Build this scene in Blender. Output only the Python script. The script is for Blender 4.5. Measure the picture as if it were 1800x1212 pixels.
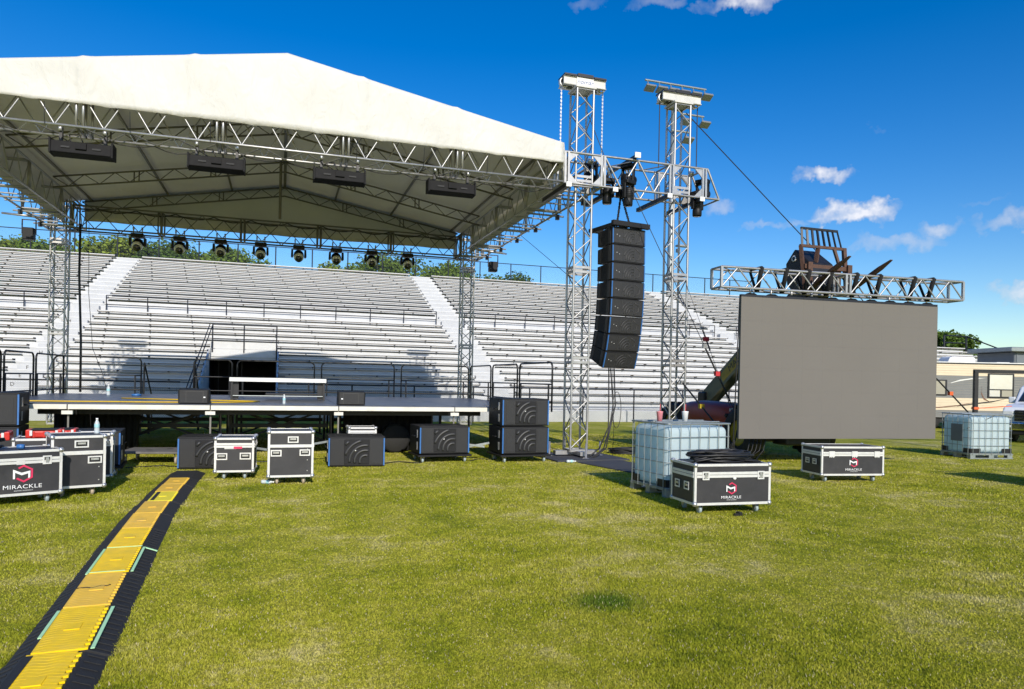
import bpy, math, random
import numpy as np
from mathutils import Vector, Matrix, Quaternion

random.seed(11)
rng = np.random.default_rng(5)
scene = bpy.context.scene
for _o in list(bpy.data.objects):
    bpy.data.objects.remove(_o)
col = scene.collection
R = math.radians

# ------------------------------------------------------------------ camera
YAW, ROLL, EYE = R(17.9), R(1.17), 1.7
fwd = Vector((math.sin(YAW), math.cos(YAW), 0))
rt0 = Vector((math.cos(YAW), -math.sin(YAW), 0))
upz = Vector((0, 0, 1))
rt = rt0 * math.cos(ROLL) + upz * math.sin(ROLL)
upv = upz * math.cos(ROLL) - rt0 * math.sin(ROLL)
cam_data = bpy.data.cameras.new('camera')
cam = bpy.data.objects.new('camera', cam_data)
col.objects.link(cam)
cam.matrix_world = Matrix(((rt.x, upv.x, -fwd.x, 0), (rt.y, upv.y, -fwd.y, 0), (rt.z, upv.z, -fwd.z, EYE), (0, 0, 0, 1)))
cam_data.sensor_width = 36.0
cam_data.lens = 36.0 * 1257 / 1800
cam_data.shift_y = 64 / 1800
cam_data.clip_start = 0.1
cam_data.clip_end = 3000
scene.camera = cam

# ------------------------------------------------------------------ world: sky with a few fair-weather clouds
SUN_EL, SUN_AZ = R(28.0), R(1.0)      # light travels along +Y, a degree to the right
world = bpy.data.worlds.new('World')
scene.world = world
world.use_nodes = True
world.cycles.sampling_method = 'MANUAL'
world.cycles.sample_map_resolution = 512
wn, wl = world.node_tree.nodes, world.node_tree.links
wn.clear()


def wnode(kind, **kw):
    n = wn.new(kind)
    for k, v in kw.items():
        setattr(n, k, v)
    return n


def wset(sock, v):
    if hasattr(v, 'is_output'):
        wl.new(v, sock)
    else:
        sock.default_value = v


def wmath(op, a, b=0.0, c=None, clamp=False):
    n = wnode('ShaderNodeMath', operation=op, use_clamp=clamp)
    wset(n.inputs[0], a)
    wset(n.inputs[1], b)
    if c is not None:
        wset(n.inputs[2], c)
    return n.outputs[0]


sky = wnode('ShaderNodeTexSky', sky_type='NISHITA')
sky.sun_disc = False
sky.sun_elevation = SUN_EL
sky.sun_rotation = R(180)
sky.altitude = 0
sky.air_density = 1.0
sky.dust_density = 0.35
sky.ozone_density = 2.6
hsv = wnode('ShaderNodeHueSaturation')
hsv.inputs['Hue'].default_value = 0.511
hsv.inputs['Saturation'].default_value = 1.48
hsv.inputs['Value'].default_value = 0.87
wl.new(sky.outputs[0], hsv.inputs['Color'])
tco = wnode('ShaderNodeTexCoord')
dirv = tco.outputs['Generated']
# turbulence that frays every cloud edge
nz = wnode('ShaderNodeTexNoise')
nz.inputs['Scale'].default_value = 26.0
nz.inputs['Detail'].default_value = 4.0
nz.inputs['Roughness'].default_value = 0.62
wl.new(dirv, nz.inputs['Vector'])
sub5 = wnode('ShaderNodeVectorMath', operation='SUBTRACT')
wl.new(nz.outputs['Color'], sub5.inputs[0])
sub5.inputs[1].default_value = (0.5, 0.5, 0.5)
scl = wnode('ShaderNodeVectorMath', operation='SCALE')
wl.new(sub5.outputs[0], scl.inputs[0])
scl.inputs['Scale'].default_value = 0.06
addv = wnode('ShaderNodeVectorMath', operation='ADD')
wl.new(dirv, addv.inputs[0])
wl.new(scl.outputs[0], addv.inputs[1])
dwarp = addv.outputs[0]


def azel(az, el):                       # az measured to the right of +Y
    return Vector((math.sin(az) * math.cos(el), math.cos(az) * math.cos(el), math.sin(el)))


# azimuth, elevation, half width, half height (degrees), opacity
CLOUDS = [(41.3, 15.4, 2.0, .75, .95), (43.5, 12.6, 3.1, .95, .95), (42.0, 12.2, 2.0, .5, .8), (48.6, 10.9, 1.8, .75, .7), (46.2, 10.2, 2.6, .6, .6),
          (53.6, 11.0, 3.2, .65, .65), (54.0, 6.6, 2.6, .75, .8), (34.0, 13.6, 1.5, .7, .6), (38.2, 11.8, 2.6, .4, .55), (36.8, 8.6, 2.4, .4, .45), (45.5, 10.0, 4.0, .5, .5), (57.5, 9.6, 3.0, .5, .55), (44.4, 18.2, .6, .25, .35),
          (51.0, 12.3, 1.6, .25, .3), (35.6, 27.3, 3.4, .75, .85), (28.9, 27.6, 2.4, .6, .5), (32.4, 26.9, 1.2, .35, .4), (23.4, 27.9, 1.3, .6, .4), (58.0, 6.4, 2.4, .5, .5)]
_r = random.Random(3)
for _k in range(6):                    # the rest of the sky goes on in the same way
    CLOUDS.append((76 + _k * 42 + _r.uniform(-5, 5), _r.uniform(6, 20), _r.uniform(1.2, 3.2), _r.uniform(.4, .9), _r.uniform(.35, .9)))
total = None
for (az, el, hw, hh, op) in CLOUDS:
    c = azel(R(az), R(el))
    rv = Vector((math.cos(R(az)), -math.sin(R(az)), 0))
    uv = rv.cross(c)
    da = wnode('ShaderNodeVectorMath', operation='DOT_PRODUCT')
    wl.new(dwarp, da.inputs[0])
    da.inputs[1].default_value = rv / math.sin(R(hw))
    db = wnode('ShaderNodeVectorMath', operation='DOT_PRODUCT')
    wl.new(dwarp, db.inputs[0])
    db.inputs[1].default_value = uv / math.sin(R(hh))
    av, bv = da.outputs['Value'], db.outputs['Value']
    r2 = wmath('MULTIPLY_ADD', av, av, wmath('MULTIPLY', bv, bv))     # (a cloud's antipode lies below the ground)
    m = wmath('MULTIPLY', wmath('SUBTRACT', 1.0, r2, clamp=True), op * op * 1.15)
    total = m if total is None else wmath('MAXIMUM', total, m)
total = wmath('MINIMUM', total, .9)
nz2 = wnode('ShaderNodeTexNoise')
nz2.inputs['Scale'].default_value = 42.0
nz2.inputs['Detail'].default_value = 3.0
wl.new(dirv, nz2.inputs['Vector'])
frag = wmath('MULTIPLY_ADD', nz2.outputs[0], 2.6, -0.45, clamp=True)
alpha = wmath('MULTIPLY', total, frag, clamp=True)
lum = wmath('MULTIPLY_ADD', alpha, 2.6, 3.3)
ccol = wnode('ShaderNodeCombineColor')
wl.new(lum, ccol.inputs[0])
wl.new(lum, ccol.inputs[1])
wl.new(wmath('MULTIPLY', lum, 1.05), ccol.inputs[2])
cmix = wnode('ShaderNodeMixRGB')
wl.new(alpha, cmix.inputs[0])
wl.new(hsv.outputs[0], cmix.inputs[1])
wl.new(ccol.outputs[0], cmix.inputs[2])
bg = wnode('ShaderNodeBackground')
bg.inputs['Strength'].default_value = 0.14
wl.new(cmix.outputs[0], bg.inputs['Color'])
wout = wnode('ShaderNodeOutputWorld')
wl.new(bg.outputs[0], wout.inputs['Surface'])

# ------------------------------------------------------------------ sun
sun_data = bpy.data.lights.new('sun', 'SUN')
sun_data.energy = 3.7
sun_data.angle = R(0.53)
sun_data.color = (1.0, 0.93, 0.82)
sun = bpy.data.objects.new('sun', sun_data)
col.objects.link(sun)
ldir = Vector((math.sin(SUN_AZ) * math.cos(SUN_EL), math.cos(SUN_AZ) * math.cos(SUN_EL), -math.sin(SUN_EL)))
sun.rotation_mode = 'QUATERNION'
sun.rotation_quaternion = ldir.to_track_quat('-Z', 'Y')
sun.location = (0, -30, 40)

# ------------------------------------------------------------------ render settings
scene.render.engine = 'CYCLES'
scene.view_settings.view_transform = 'Standard'
scene.view_settings.look = 'None'
scene.view_settings.gamma = 1.0
scene.view_settings.use_curve_mapping = False
scene.view_settings.exposure = 0.3
scene.cycles.use_denoising = True
scene.cycles.max_bounces = 6
scene.cycles.transparent_max_bounces = 24
scene.cycles.caustics_reflective = False
scene.cycles.caustics_refractive = False


# ------------------------------------------------------------------ materials
def principled(name):
    m = bpy.data.materials.new(name)
    m.use_nodes = True
    nt = m.node_tree
    return m, nt, nt.nodes['Principled BSDF']


def mat(name, c, rough=0.6, metal=0.0, var=0.12, scale=6.0, bump=0.0, bscale=60.0, spec=0.5, dirt=0.0, dirtcol=(.12, .1, .08)):
    """Plain surface whose tone wanders a little (wear, handling, batch)."""
    m, nt, p = principled(name)
    N, L = nt.nodes, nt.links
    geo = N.new('ShaderNodeNewGeometry')
    n1 = N.new('ShaderNodeTexNoise')
    n1.inputs['Scale'].default_value = scale
    n1.inputs['Detail'].default_value = 6
    n1.inputs['Roughness'].default_value = 0.65
    L.new(geo.outputs['Position'], n1.inputs['Vector'])
    ramp = N.new('ShaderNodeMapRange')
    ramp.inputs[1].default_value = 0.3
    ramp.inputs[2].default_value = 0.7
    ramp.inputs[3].default_value = 1 - var
    ramp.inputs[4].default_value = 1 + var
    L.new(n1.outputs[0], ramp.inputs[0])
    mul = N.new('ShaderNodeVectorMath')
    mul.operation = 'SCALE'
    mul.inputs[0].default_value = c
    L.new(ramp.outputs[0], mul.inputs['Scale'])
    out = mul.outputs[0]
    if dirt > 0:
        n2 = N.new('ShaderNodeTexNoise')
        n2.inputs['Scale'].default_value = scale * 0.6
        n2.inputs['Detail'].default_value = 8
        n2.inputs['Roughness'].default_value = 0.75
        L.new(geo.outputs['Position'], n2.inputs['Vector'])
        r2 = N.new('ShaderNodeMapRange')
        r2.inputs[1].default_value = 0.5
        r2.inputs[2].default_value = 0.78
        r2.inputs[3].default_value = 0
        r2.inputs[4].default_value = dirt
        L.new(n2.outputs[0], r2.inputs[0])
        mx = N.new('ShaderNodeMixRGB')
        L.new(r2.outputs[0], mx.inputs[0])
        L.new(out, mx.inputs[1])
        mx.inputs[2].default_value = (*dirtcol, 1)
        out = mx.outputs[0]
    L.new(out, p.inputs['Base Color'])
    rr = N.new('ShaderNodeMapRange')
    rr.inputs[3].default_value = max(0.02, rough - 0.08)
    rr.inputs[4].default_value = min(1, rough + 0.08)
    L.new(n1.outputs[0], rr.inputs[0])
    L.new(rr.outputs[0], p.inputs['Roughness'])
    p.inputs['Metallic'].default_value = metal
    p.inputs['Specular IOR Level'].default_value = spec
    if bump > 0:
        n3 = N.new('ShaderNodeTexNoise')
        n3.inputs['Scale'].default_value = bscale
        n3.inputs['Detail'].default_value = 4
        L.new(geo.outputs['Position'], n3.inputs['Vector'])
        bp = N.new('ShaderNodeBump')
        bp.inputs['Strength'].default_value = bump
        bp.inputs['Distance'].default_value = 0.01
        L.new(n3.outputs[0], bp.inputs['Height'])
        L.new(bp.outputs[0], p.inputs['Normal'])
    return m


def hexc(r, g, b):
    f = lambda v: (v / 255 / 12.92) if v / 255 <= 0.04045 else ((v / 255 + 0.055) / 1.055) ** 2.4
    return (f(r), f(g), f(b))


M = {}
M['alu_dark'] = mat('shade_toned_aluminium', (.2, .19, .17), .5, .4, .12, 9)  # aluminium toned down for the shade under the roof; front legs use it too
M['alu'] = mat('aluminium', (.42, .415, .41), .4, .65, .1, 9, dirt=.25, dirtcol=(.3, .29, .28))
M['alu_case'] = mat('case_aluminium', (.78, .77, .75), .38, .35, .06, 12, dirt=.25, dirtcol=(.4, .39, .37))
M['steel'] = mat('zinc_steel', (.55, .55, .55), .35, .75, .12, 20)
M['galv'] = mat('galvanised_steel', (.32, .35, .35), .45, .6, .15, 14)
M['canvas_dummy'] = None
M['laminate'] = mat('case_laminate', (.03, .029, .032), .5, 0, .14, 5, bump=.15, bscale=180, dirt=.35, dirtcol=(.09, .085, .08))
M['spk'] = mat('speaker_paint', (.012, .012, .013), .6, 0, .15, 10, bump=.3, bscale=260, spec=.3)
M['deep'] = mat('lamp_black', (.006, .006, .007), .65, 0, .15, 10, spec=.2)
M['grille'] = mat('speaker_grille', (.02, .02, .021), .6, 0, .1, 30, bump=.4, bscale=420)
M['grille_lt'] = mat('wave_louver', (.042, .042, .042), .45, 0, .1, 20)
M['blue'] = mat('blue_trim', (.04, .15, .4), .4, 0, .08, 10)
M['black'] = mat('black_steel', (.016, .016, .018), .45, .2, .2, 8)
M['rubber'] = mat('black_rubber', (.018, .018, .018), .75, 0, .2, 12, bump=.3)
M['cloth'] = mat('black_cloth', (.008, .008, .009), .95, 0, .2, 6)
M['cable'] = mat('cable_jacket', (.014, .014, .015), .5, 0, .2, 20)
M['deck'] = mat('stage_plywood', (.075, .08, .1), .33, 0, .18, 2.2, bump=.06, bscale=80, dirt=.4, dirtcol=(.16, .16, .17))
M['decktrim'] = mat('deck_edge_paint', (.74, .71, .62), .5, 0, .08, 5, dirt=.35, dirtcol=(.45, .38, .28))
M['yellow_cable'] = mat('yellow_cable', (.62, .4, .02), .5, 0, .1, 20)
M['white_paint'] = mat('white_paint', (.8, .8, .78), .45, 0, .05, 6, dirt=.15, dirtcol=(.5, .48, .42))
M['bleach'] = mat('bleacher_aluminium', (.61, .615, .615), .5, .0, .09, 1.7, dirt=.35, dirtcol=(.5, .48, .44))
M['bleach_riser'] = mat('bleacher_riser', (.54, .55, .56), .55, .0, .09, 1.3, dirt=.35, dirtcol=(.45, .43, .4))
M['aisle'] = mat('aisle_tread', (.47, .48, .49), .6, 0, .1, 1.5, dirt=.4, dirtcol=(.38, .37, .35))
M['seat_tan'] = mat('seat_support', (.33, .28, .22), .7, .1, .25, 2)
M['bracket'] = mat('seat_bracket', (.06, .055, .05), .7, .2, .2, 6)
M['navy'] = mat('navy_steel', (.012, .014, .022), .5, .2, .15, 6)
M['concrete'] = mat('concrete', (.36, .35, .33), .85, 0, .12, 3, bump=.2, bscale=40)
M['red'] = mat('red_plastic', (.55, .02, .012), .38, 0, .1, 9)
M['machine_red'] = mat('machine_red', (.33, .035, .02), .4, 0, .15, 4, dirt=.3, dirtcol=(.12, .07, .05))
M['machine_olive'] = mat('machine_boom', (.17, .17, .1), .5, 0, .15, 5, dirt=.4, dirtcol=(.09, .08, .06))
M['machine_yellow'] = mat('boom_decal', (.42, .3, .02), .5, 0, .12, 6)
M['rust'] = mat('rusty_brown_steel', (.1, .05, .032), .65, .2, .3, 9, bump=.3, dirt=.5, dirtcol=(.035, .028, .024))
M['head_paint'] = mat('head_beam_paint', (.58, .57, .54), .5, .1, .1, 6, dirt=.4, dirtcol=(.35, .32, .28))
M['led'] = mat('led_surface', (.165, .153, .138), .8, 0, .03, .5, spec=.2)
M['rv_cream'] = mat('rv_siding_cream', (.72, .6, .42), .45, 0, .04, 3)
M['rv_grey'] = mat('rv_siding_grey', (.2, .2, .19), .45, 0, .06, 3)
M['rv_roof'] = mat('rv_roof', (.7, .7, .68), .6, 0, .08, 3)
M['pane_reflection'] = mat('window_reflection', (.6, .63, .66), .12, .3, .08, 2)  # pane reflection painted in as a pale colour
M['window_tan'] = mat('window_blind', (.36, .34, .28), .2, .1, .05, 3)
M['dark_glass'] = mat('dark_glass', (.02, .025, .03), .06, 0, .05, 3, spec=.8)
M['chrome'] = mat('chrome', (.7, .7, .72), .12, 1, .03, 5)
M['truck_white'] = mat('truck_paint', (.72, .74, .76), .22, 0, .03, 3)
M['grey_wall'] = mat('grey_steel_wall', (.16, .18, .2), .5, .3, .08, 2)
M['orange'] = mat('orange_strap', (.75, .12, .03), .6, 0, .1, 20)
M['redstrap'] = mat('red_strap', (.5, .03, .04), .6, 0, .1, 20)
M['yellow_ramp'] = mat('ramp_lid_yellow', (.98, .64, .0), .45, 0, .12, 7, dirt=.3, dirtcol=(.42, .34, .2))
M['amber_ramp'] = mat('ramp_lid_amber', (.92, .56, .05), .5, 0, .1, 7, dirt=.45, dirtcol=(.45, .33, .2))
M['lemon_ramp'] = mat('ramp_lid_lemon', (.95, .78, .02), .45, 0, .08, 7)
M['mint'] = mat('glow_tape', (.5, .84, .47), .6, 0, .06, 12)
M['pink'] = mat('logo_pink', (.62, .03, .1), .5, 0, .03, 8)
M['logo_white'] = mat('logo_white', (.8, .8, .8), .5, 0, .03, 8)
M['sticker'] = mat('sticker_grey', (.55, .55, .52), .5, 0, .08, 30)
M['wood'] = mat('worn_plywood', (.15, .14, .13), .8, 0, .25, 5, bump=.3)
M['caster_tan'] = mat('caster_wheel', (.4, .33, .24), .6, 0, .12, 12)
M['caster_blue'] = mat('caster_wheel_grey', (.33, .4, .42), .5, 0, .12, 12)
M['plate_blue'] = mat('plate_lettering', (.1, .14, .3), .5, 0, .05, 8)
M['matt_board'] = mat('ground_mat', (.05, .052, .06), .8, 0, .2, 4)
M['bark'] = mat('bark', (.11, .085, .06), .9, 0, .25, 4, bump=.5, bscale=20)
M['sole'] = mat('lamp_body', (.009, .009, .01), .5, .0, .2, 12, spec=.3)
M['lens'] = mat('lamp_lens', (.75, .77, .8), .15, .1, .1, 12)
M['flood'] = mat('flood_housing', (.3, .31, .33), .4, .5, .1, 6)
M['cup'] = mat('paper_cup', (.8, .78, .76), .5, 0, .04, 8)
M['pinkcup'] = mat('pink_drink', (.7, .25, .28), .3, 0, .12, 25)
M['skin_cyan'] = mat('bottle_label', (.35, .62, .66), .4, 0, .1, 20)
M['brown_decal'] = mat('brown_decal', (.2, .1, .06), .4, 0, .05, 4)
M['rvwhite'] = mat('white_decal', (.75, .74, .68), .4, 0, .03, 4)


def mixed(name, build):
    m = bpy.data.materials.new(name)
    m.use_nodes = True
    nt = m.node_tree
    nt.nodes.clear()
    o = nt.nodes.new('ShaderNodeOutputMaterial')
    build(nt, nt.nodes, nt.links, o)
    return m


def _canvas(nt, N, L, o):
    geo = N.new('ShaderNodeNewGeometry')
    n1 = N.new('ShaderNodeTexNoise')
    n1.inputs['Scale'].default_value = .8
    n1.inputs['Detail'].default_value = 7
    L.new(geo.outputs['Position'], n1.inputs['Vector'])
    cr = N.new('ShaderNodeValToRGB')
    cr.color_ramp.elements[0].position = .3
    cr.color_ramp.elements[0].color = (.7, .69, .65, 1)
    cr.color_ramp.elements[1].position = .62
    cr.color_ramp.elements[1].color = (.78, .77, .735, 1)
    L.new(n1.outputs[0], cr.inputs[0])
    # long wrinkles pulled towards the seams
    mp = N.new('ShaderNodeMapping')
    mp.inputs['Scale'].default_value = (1.6, .5, .9)
    mp.inputs['Rotation'].default_value = (0, .5, 0)
    L.new(geo.outputs['Position'], mp.inputs['Vector'])
    n2 = N.new('ShaderNodeTexNoise')
    n2.inputs['Scale'].default_value = 2.2
    n2.inputs['Detail'].default_value = 5
    n2.inputs['Distortion'].default_value = .8
    L.new(mp.outputs[0], n2.inputs['Vector'])
    bp = N.new('ShaderNodeBump')
    bp.inputs['Strength'].default_value = .5
    bp.inputs['Distance'].default_value = .08
    L.new(n2.outputs[0], bp.inputs['Height'])
    d = N.new('ShaderNodeBsdfPrincipled')
    d.inputs['Roughness'].default_value = .6
    L.new(cr.outputs[0], d.inputs['Base Color'])
    L.new(bp.outputs[0], d.inputs['Normal'])
    t = N.new('ShaderNodeBsdfTranslucent')
    t.inputs['Color'].default_value = (.85, .78, .67, 1)
    mx = N.new('ShaderNodeMixShader')
    mx.inputs[0].default_value = .21
    L.new(d.outputs[0], mx.inputs[1])
    L.new(t.outputs[0], mx.inputs[2])
    L.new(mx.outputs[0], o.inputs['Surface'])


M['canvas'] = mixed('roof_canvas', _canvas)


def _tank(nt, N, L, o):
    d = N.new('ShaderNodeBsdfPrincipled')
    d.inputs['Base Color'].default_value = (.66, .77, .79, 1)
    d.inputs['Roughness'].default_value = .32
    t = N.new('ShaderNodeBsdfTranslucent')
    t.inputs['Color'].default_value = (.6, .8, .86, 1)
    mx = N.new('ShaderNodeMixShader')
    mx.inputs[0].default_value = .4
    L.new(d.outputs[0], mx.inputs[1])
    L.new(t.outputs[0], mx.inputs[2])
    L.new(mx.outputs[0], o.inputs['Surface'])


M['tank'] = mixed('tank_plastic', _tank)


def _clear(nt, N, L, o):
    d = N.new('ShaderNodeBsdfPrincipled')
    d.inputs['Base Color'].default_value = (.78, .84, .86, 1)
    d.inputs['Roughness'].default_value = .12
    t = N.new('ShaderNodeBsdfTransparent')
    t.inputs['Color'].default_value = (.9, .95, .96, 1)
    mx = N.new('ShaderNodeMixShader')
    mx.inputs[0].default_value = .4
    L.new(d.outputs[0], mx.inputs[1])
    L.new(t.outputs[0], mx.inputs[2])
    L.new(mx.outputs[0], o.inputs['Surface'])


M['pet'] = mixed('clear_plastic', _clear)


def chainlink(name, c, pitch, wire):
    def b(nt, N, L, o):
        geo = N.new('ShaderNodeNewGeometry')
        sep = N.new('ShaderNodeSeparateXYZ')
        L.new(geo.outputs['Position'], sep.inputs[0])
        mm = lambda op, a, b_=None: _m(N, L, op, a, b_)
        u = mm('ADD', sep.outputs[0], sep.outputs[1])
        a1 = mm('ADD', u, sep.outputs[2])
        a2 = mm('SUBTRACT', u, sep.outputs[2])
        hit = None
        for a in (a1, a2):
            fr = mm('FRACT', mm('MULTIPLY', a, 1 / pitch))
            h = mm('LESS_THAN', fr, wire)
            hit = h if hit is None else mm('MAXIMUM', hit, h)
        d = N.new('ShaderNodeBsdfPrincipled')
        d.inputs['Base Color'].default_value = (*c, 1)
        d.inputs['Roughness'].default_value = .5
        t = N.new('ShaderNodeBsdfTransparent')
        mx = N.new('ShaderNodeMixShader')
        L.new(hit, mx.inputs[0])
        L.new(t.outputs[0], mx.inputs[1])
        L.new(d.outputs[0], mx.inputs[2])
        L.new(mx.outputs[0], o.inputs['Surface'])
    return mixed(name, b)


def _m(N, L, op, a, b=None):
    n = N.new('ShaderNodeMath')
    n.operation = op
    for i, v in enumerate((a, b)):
        if v is None:
            continue
        if hasattr(v, 'is_output'):
            L.new(v, n.inputs[i])
        else:
            n.inputs[i].default_value = v
    return n.outputs[0]


M['mesh_front'] = chainlink('chain_link_wire', (.2, .22, .24), .075, .1)
M['mesh_back'] = chainlink('fine_fence_mesh', (.03, .05, .12), .06, .045)


def turf_colour(N, L):
    """Colour of the pitch as a function of place: greener and strawy patches, one lush clump."""
    geo = N.new('ShaderNodeNewGeometry')
    pos = geo.outputs['Position']

    def noise(s, d=5, r=.6):
        n = N.new('ShaderNodeTexNoise')
        n.inputs['Scale'].default_value = s
        n.inputs['Detail'].default_value = d
        n.inputs['Roughness'].default_value = r
        L.new(pos, n.inputs['Vector'])
        return n.outputs[0]

    a = noise(.38, 6, .65)
    b = noise(1.7, 6, .7)
    c = noise(14, 4, .7)
    s = _m(N, L, 'ADD', _m(N, L, 'MULTIPLY', a, .6), _m(N, L, 'ADD', _m(N, L, 'MULTIPLY', b, .52), _m(N, L, 'MULTIPLY', c, .18)))
    cr = N.new('ShaderNodeValToRGB')
    e = cr.color_ramp.elements
    e[0].position, e[0].color = .5, (.19, .232, .02, 1)
    e[1].position, e[1].color = .82, (.66, .58, .28, 1)
    for p_, c_ in ((.59, (.345, .362, .03)), (.68, (.46, .44, .06))):
        x = e.new(p_)
        x.color = (*c_, 1)
    L.new(s, cr.inputs[0])
    # the lush clump
    sub = N.new('ShaderNodeVectorMath')
    sub.operation = 'SUBTRACT'
    L.new(pos, sub.inputs[0])
    sub.inputs[1].default_value = (2.44, 5.05, 0)
    ml = N.new('ShaderNodeVectorMath')
    ml.operation = 'MULTIPLY'
    L.new(sub.outputs[0], ml.inputs[0])
    ml.inputs[1].default_value = (2.7, 3.4, 0)
    ln = N.new('ShaderNodeVectorMath')
    ln.operation = 'LENGTH'
    L.new(ml.outputs[0], ln.inputs[0])
    k = N.new('ShaderNodeMapRange')
    k.inputs[1].default_value = .25
    k.inputs[2].default_value = 1.15
    k.inputs[3].default_value = .8
    k.inputs[4].default_value = 0
    L.new(_m(N, L, 'ADD', ln.outputs['Value'], _m(N, L, 'MULTIPLY', _m(N, L, 'SUBTRACT', c, .5), 1.1)), k.inputs[0])
    mx = N.new('ShaderNodeMixRGB')
    L.new(k.outputs[0], mx.inputs[0])
    L.new(cr.outputs[0], mx.inputs[1])
    mx.inputs[2].default_value = (.07, .16, .022, 1)
    return geo, mx.outputs[0]


def _turf(nt, N, L, o):
    geo, c = turf_colour(N, L)
    n = N.new('ShaderNodeTexNoise')
    n.inputs['Scale'].default_value = 55
    n.inputs['Detail'].default_value = 5
    n.inputs['Roughness'].default_value = .75
    L.new(geo.outputs['Position'], n.inputs['Vector'])
    mr = N.new('ShaderNodeMapRange')
    mr.inputs[1].default_value = .3
    mr.inputs[2].default_value = .7
    mr.inputs[3].default_value = .7
    mr.inputs[4].default_value = 1.3
    L.new(n.outputs[0], mr.inputs[0])
    sc = N.new('ShaderNodeVectorMath')
    sc.operation = 'SCALE'
    L.new(c, sc.inputs[0])
    L.new(mr.outputs[0], sc.inputs['Scale'])
    p = N.new('ShaderNodeBsdfPrincipled')
    p.inputs['Roughness'].default_value = .85
    p.inputs['Specular IOR Level'].default_value = .15
    L.new(sc.outputs[0], p.inputs['Base Color'])
    bp = N.new('ShaderNodeBump')
    bp.inputs['Strength'].default_value = 1
    bp.inputs['Distance'].default_value = .05
    L.new(n.outputs[0], bp.inputs['Height'])
    L.new(bp.outputs[0], p.inputs['Normal'])
    L.new(p.outputs[0], o.inputs['Surface'])


M['turf'] = mixed('turf_soil', _turf)


def _blade(nt, N, L, o):
    geo, c = turf_colour(N, L)
    mr = N.new('ShaderNodeMapRange')
    mr.inputs[3].default_value = .72
    mr.inputs[4].default_value = 1.3
    L.new(geo.outputs['Random Per Island'], mr.inputs[0])
    sc = N.new('ShaderNodeVectorMath')
    sc.operation = 'SCALE'
    L.new(c, sc.inputs[0])
    L.new(mr.outputs[0], sc.inputs['Scale'])
    p = N.new('ShaderNodeBsdfDiffuse')
    dry = N.new('ShaderNodeMixRGB')                       # one blade in twelve is dead straw
    L.new(_m(N, L, 'GREATER_THAN', geo.outputs['Random Per Island'], .965), dry.inputs[0])
    L.new(sc.outputs[0], dry.inputs[1])
    dry.inputs[2].default_value = (.62, .54, .33, 1)
    L.new(dry.outputs[0], p.inputs['Color'])
    t = N.new('ShaderNodeBsdfTranslucent')
    L.new(dry.outputs[0], t.inputs['Color'])
    mx = N.new('ShaderNodeMixShader')
    mx.inputs[0].default_value = .3
    L.new(p.outputs[0], mx.inputs[1])
    L.new(t.outputs[0], mx.inputs[2])
    L.new(mx.outputs[0], o.inputs['Surface'])


M['blade'] = mixed('grass_blade', _blade)


def leafmat(name, c):
    def b(nt, N, L, o):
        geo = N.new('ShaderNodeNewGeometry')
        mr = N.new('ShaderNodeMapRange')
        mr.inputs[3].default_value = .5
        mr.inputs[4].default_value = 1.6
        L.new(geo.outputs['Random Per Island'], mr.inputs[0])
        sc = N.new('ShaderNodeVectorMath')
        sc.operation = 'SCALE'
        sc.inputs[0].default_value = c
        L.new(mr.outputs[0], sc.inputs['Scale'])
        p = N.new('ShaderNodeBsdfPrincipled')
        p.inputs['Roughness'].default_value = .6
        p.inputs['Specular IOR Level'].default_value = .25
        L.new(sc.outputs[0], p.inputs['Base Color'])
        t = N.new('ShaderNodeBsdfTranslucent')
        L.new(sc.outputs[0], t.inputs['Color'])
        mx = N.new('ShaderNodeMixShader')
        mx.inputs[0].default_value = .25
        L.new(p.outputs[0], mx.inputs[1])
        L.new(t.outputs[0], mx.inputs[2])
        L.new(mx.outputs[0], o.inputs['Surface'])
    return mixed(name, b)


M['leaf0'] = leafmat('leaf_mid_green', (.13, .2, .022))
M['leaf1'] = leafmat('leaf_yellow_green', (.18, .235, .025))
M['leaf2'] = leafmat('leaf_dark_green', (.08, .135, .018))


# ------------------------------------------------------------------ builders
def add(o, parent=None):
    col.objects.link(o)
    if parent is not None:
        o.parent = parent
    return o


def thing(name, label, cat, loc=(0, 0, 0), rz=0.0, group=None):
    o = bpy.data.objects.new(name, None)
    o.empty_display_size = .2
    add(o)
    o.location = loc
    o.rotation_euler = (0, 0, rz)
    return tag(o, label, cat, group)


def tag(o, label=None, cat=None, group=None, kind=None):
    for k, v in (('label', label), ('category', cat), ('group', group), ('kind', kind)):
        if v:
            o[k] = v
    return o


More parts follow.
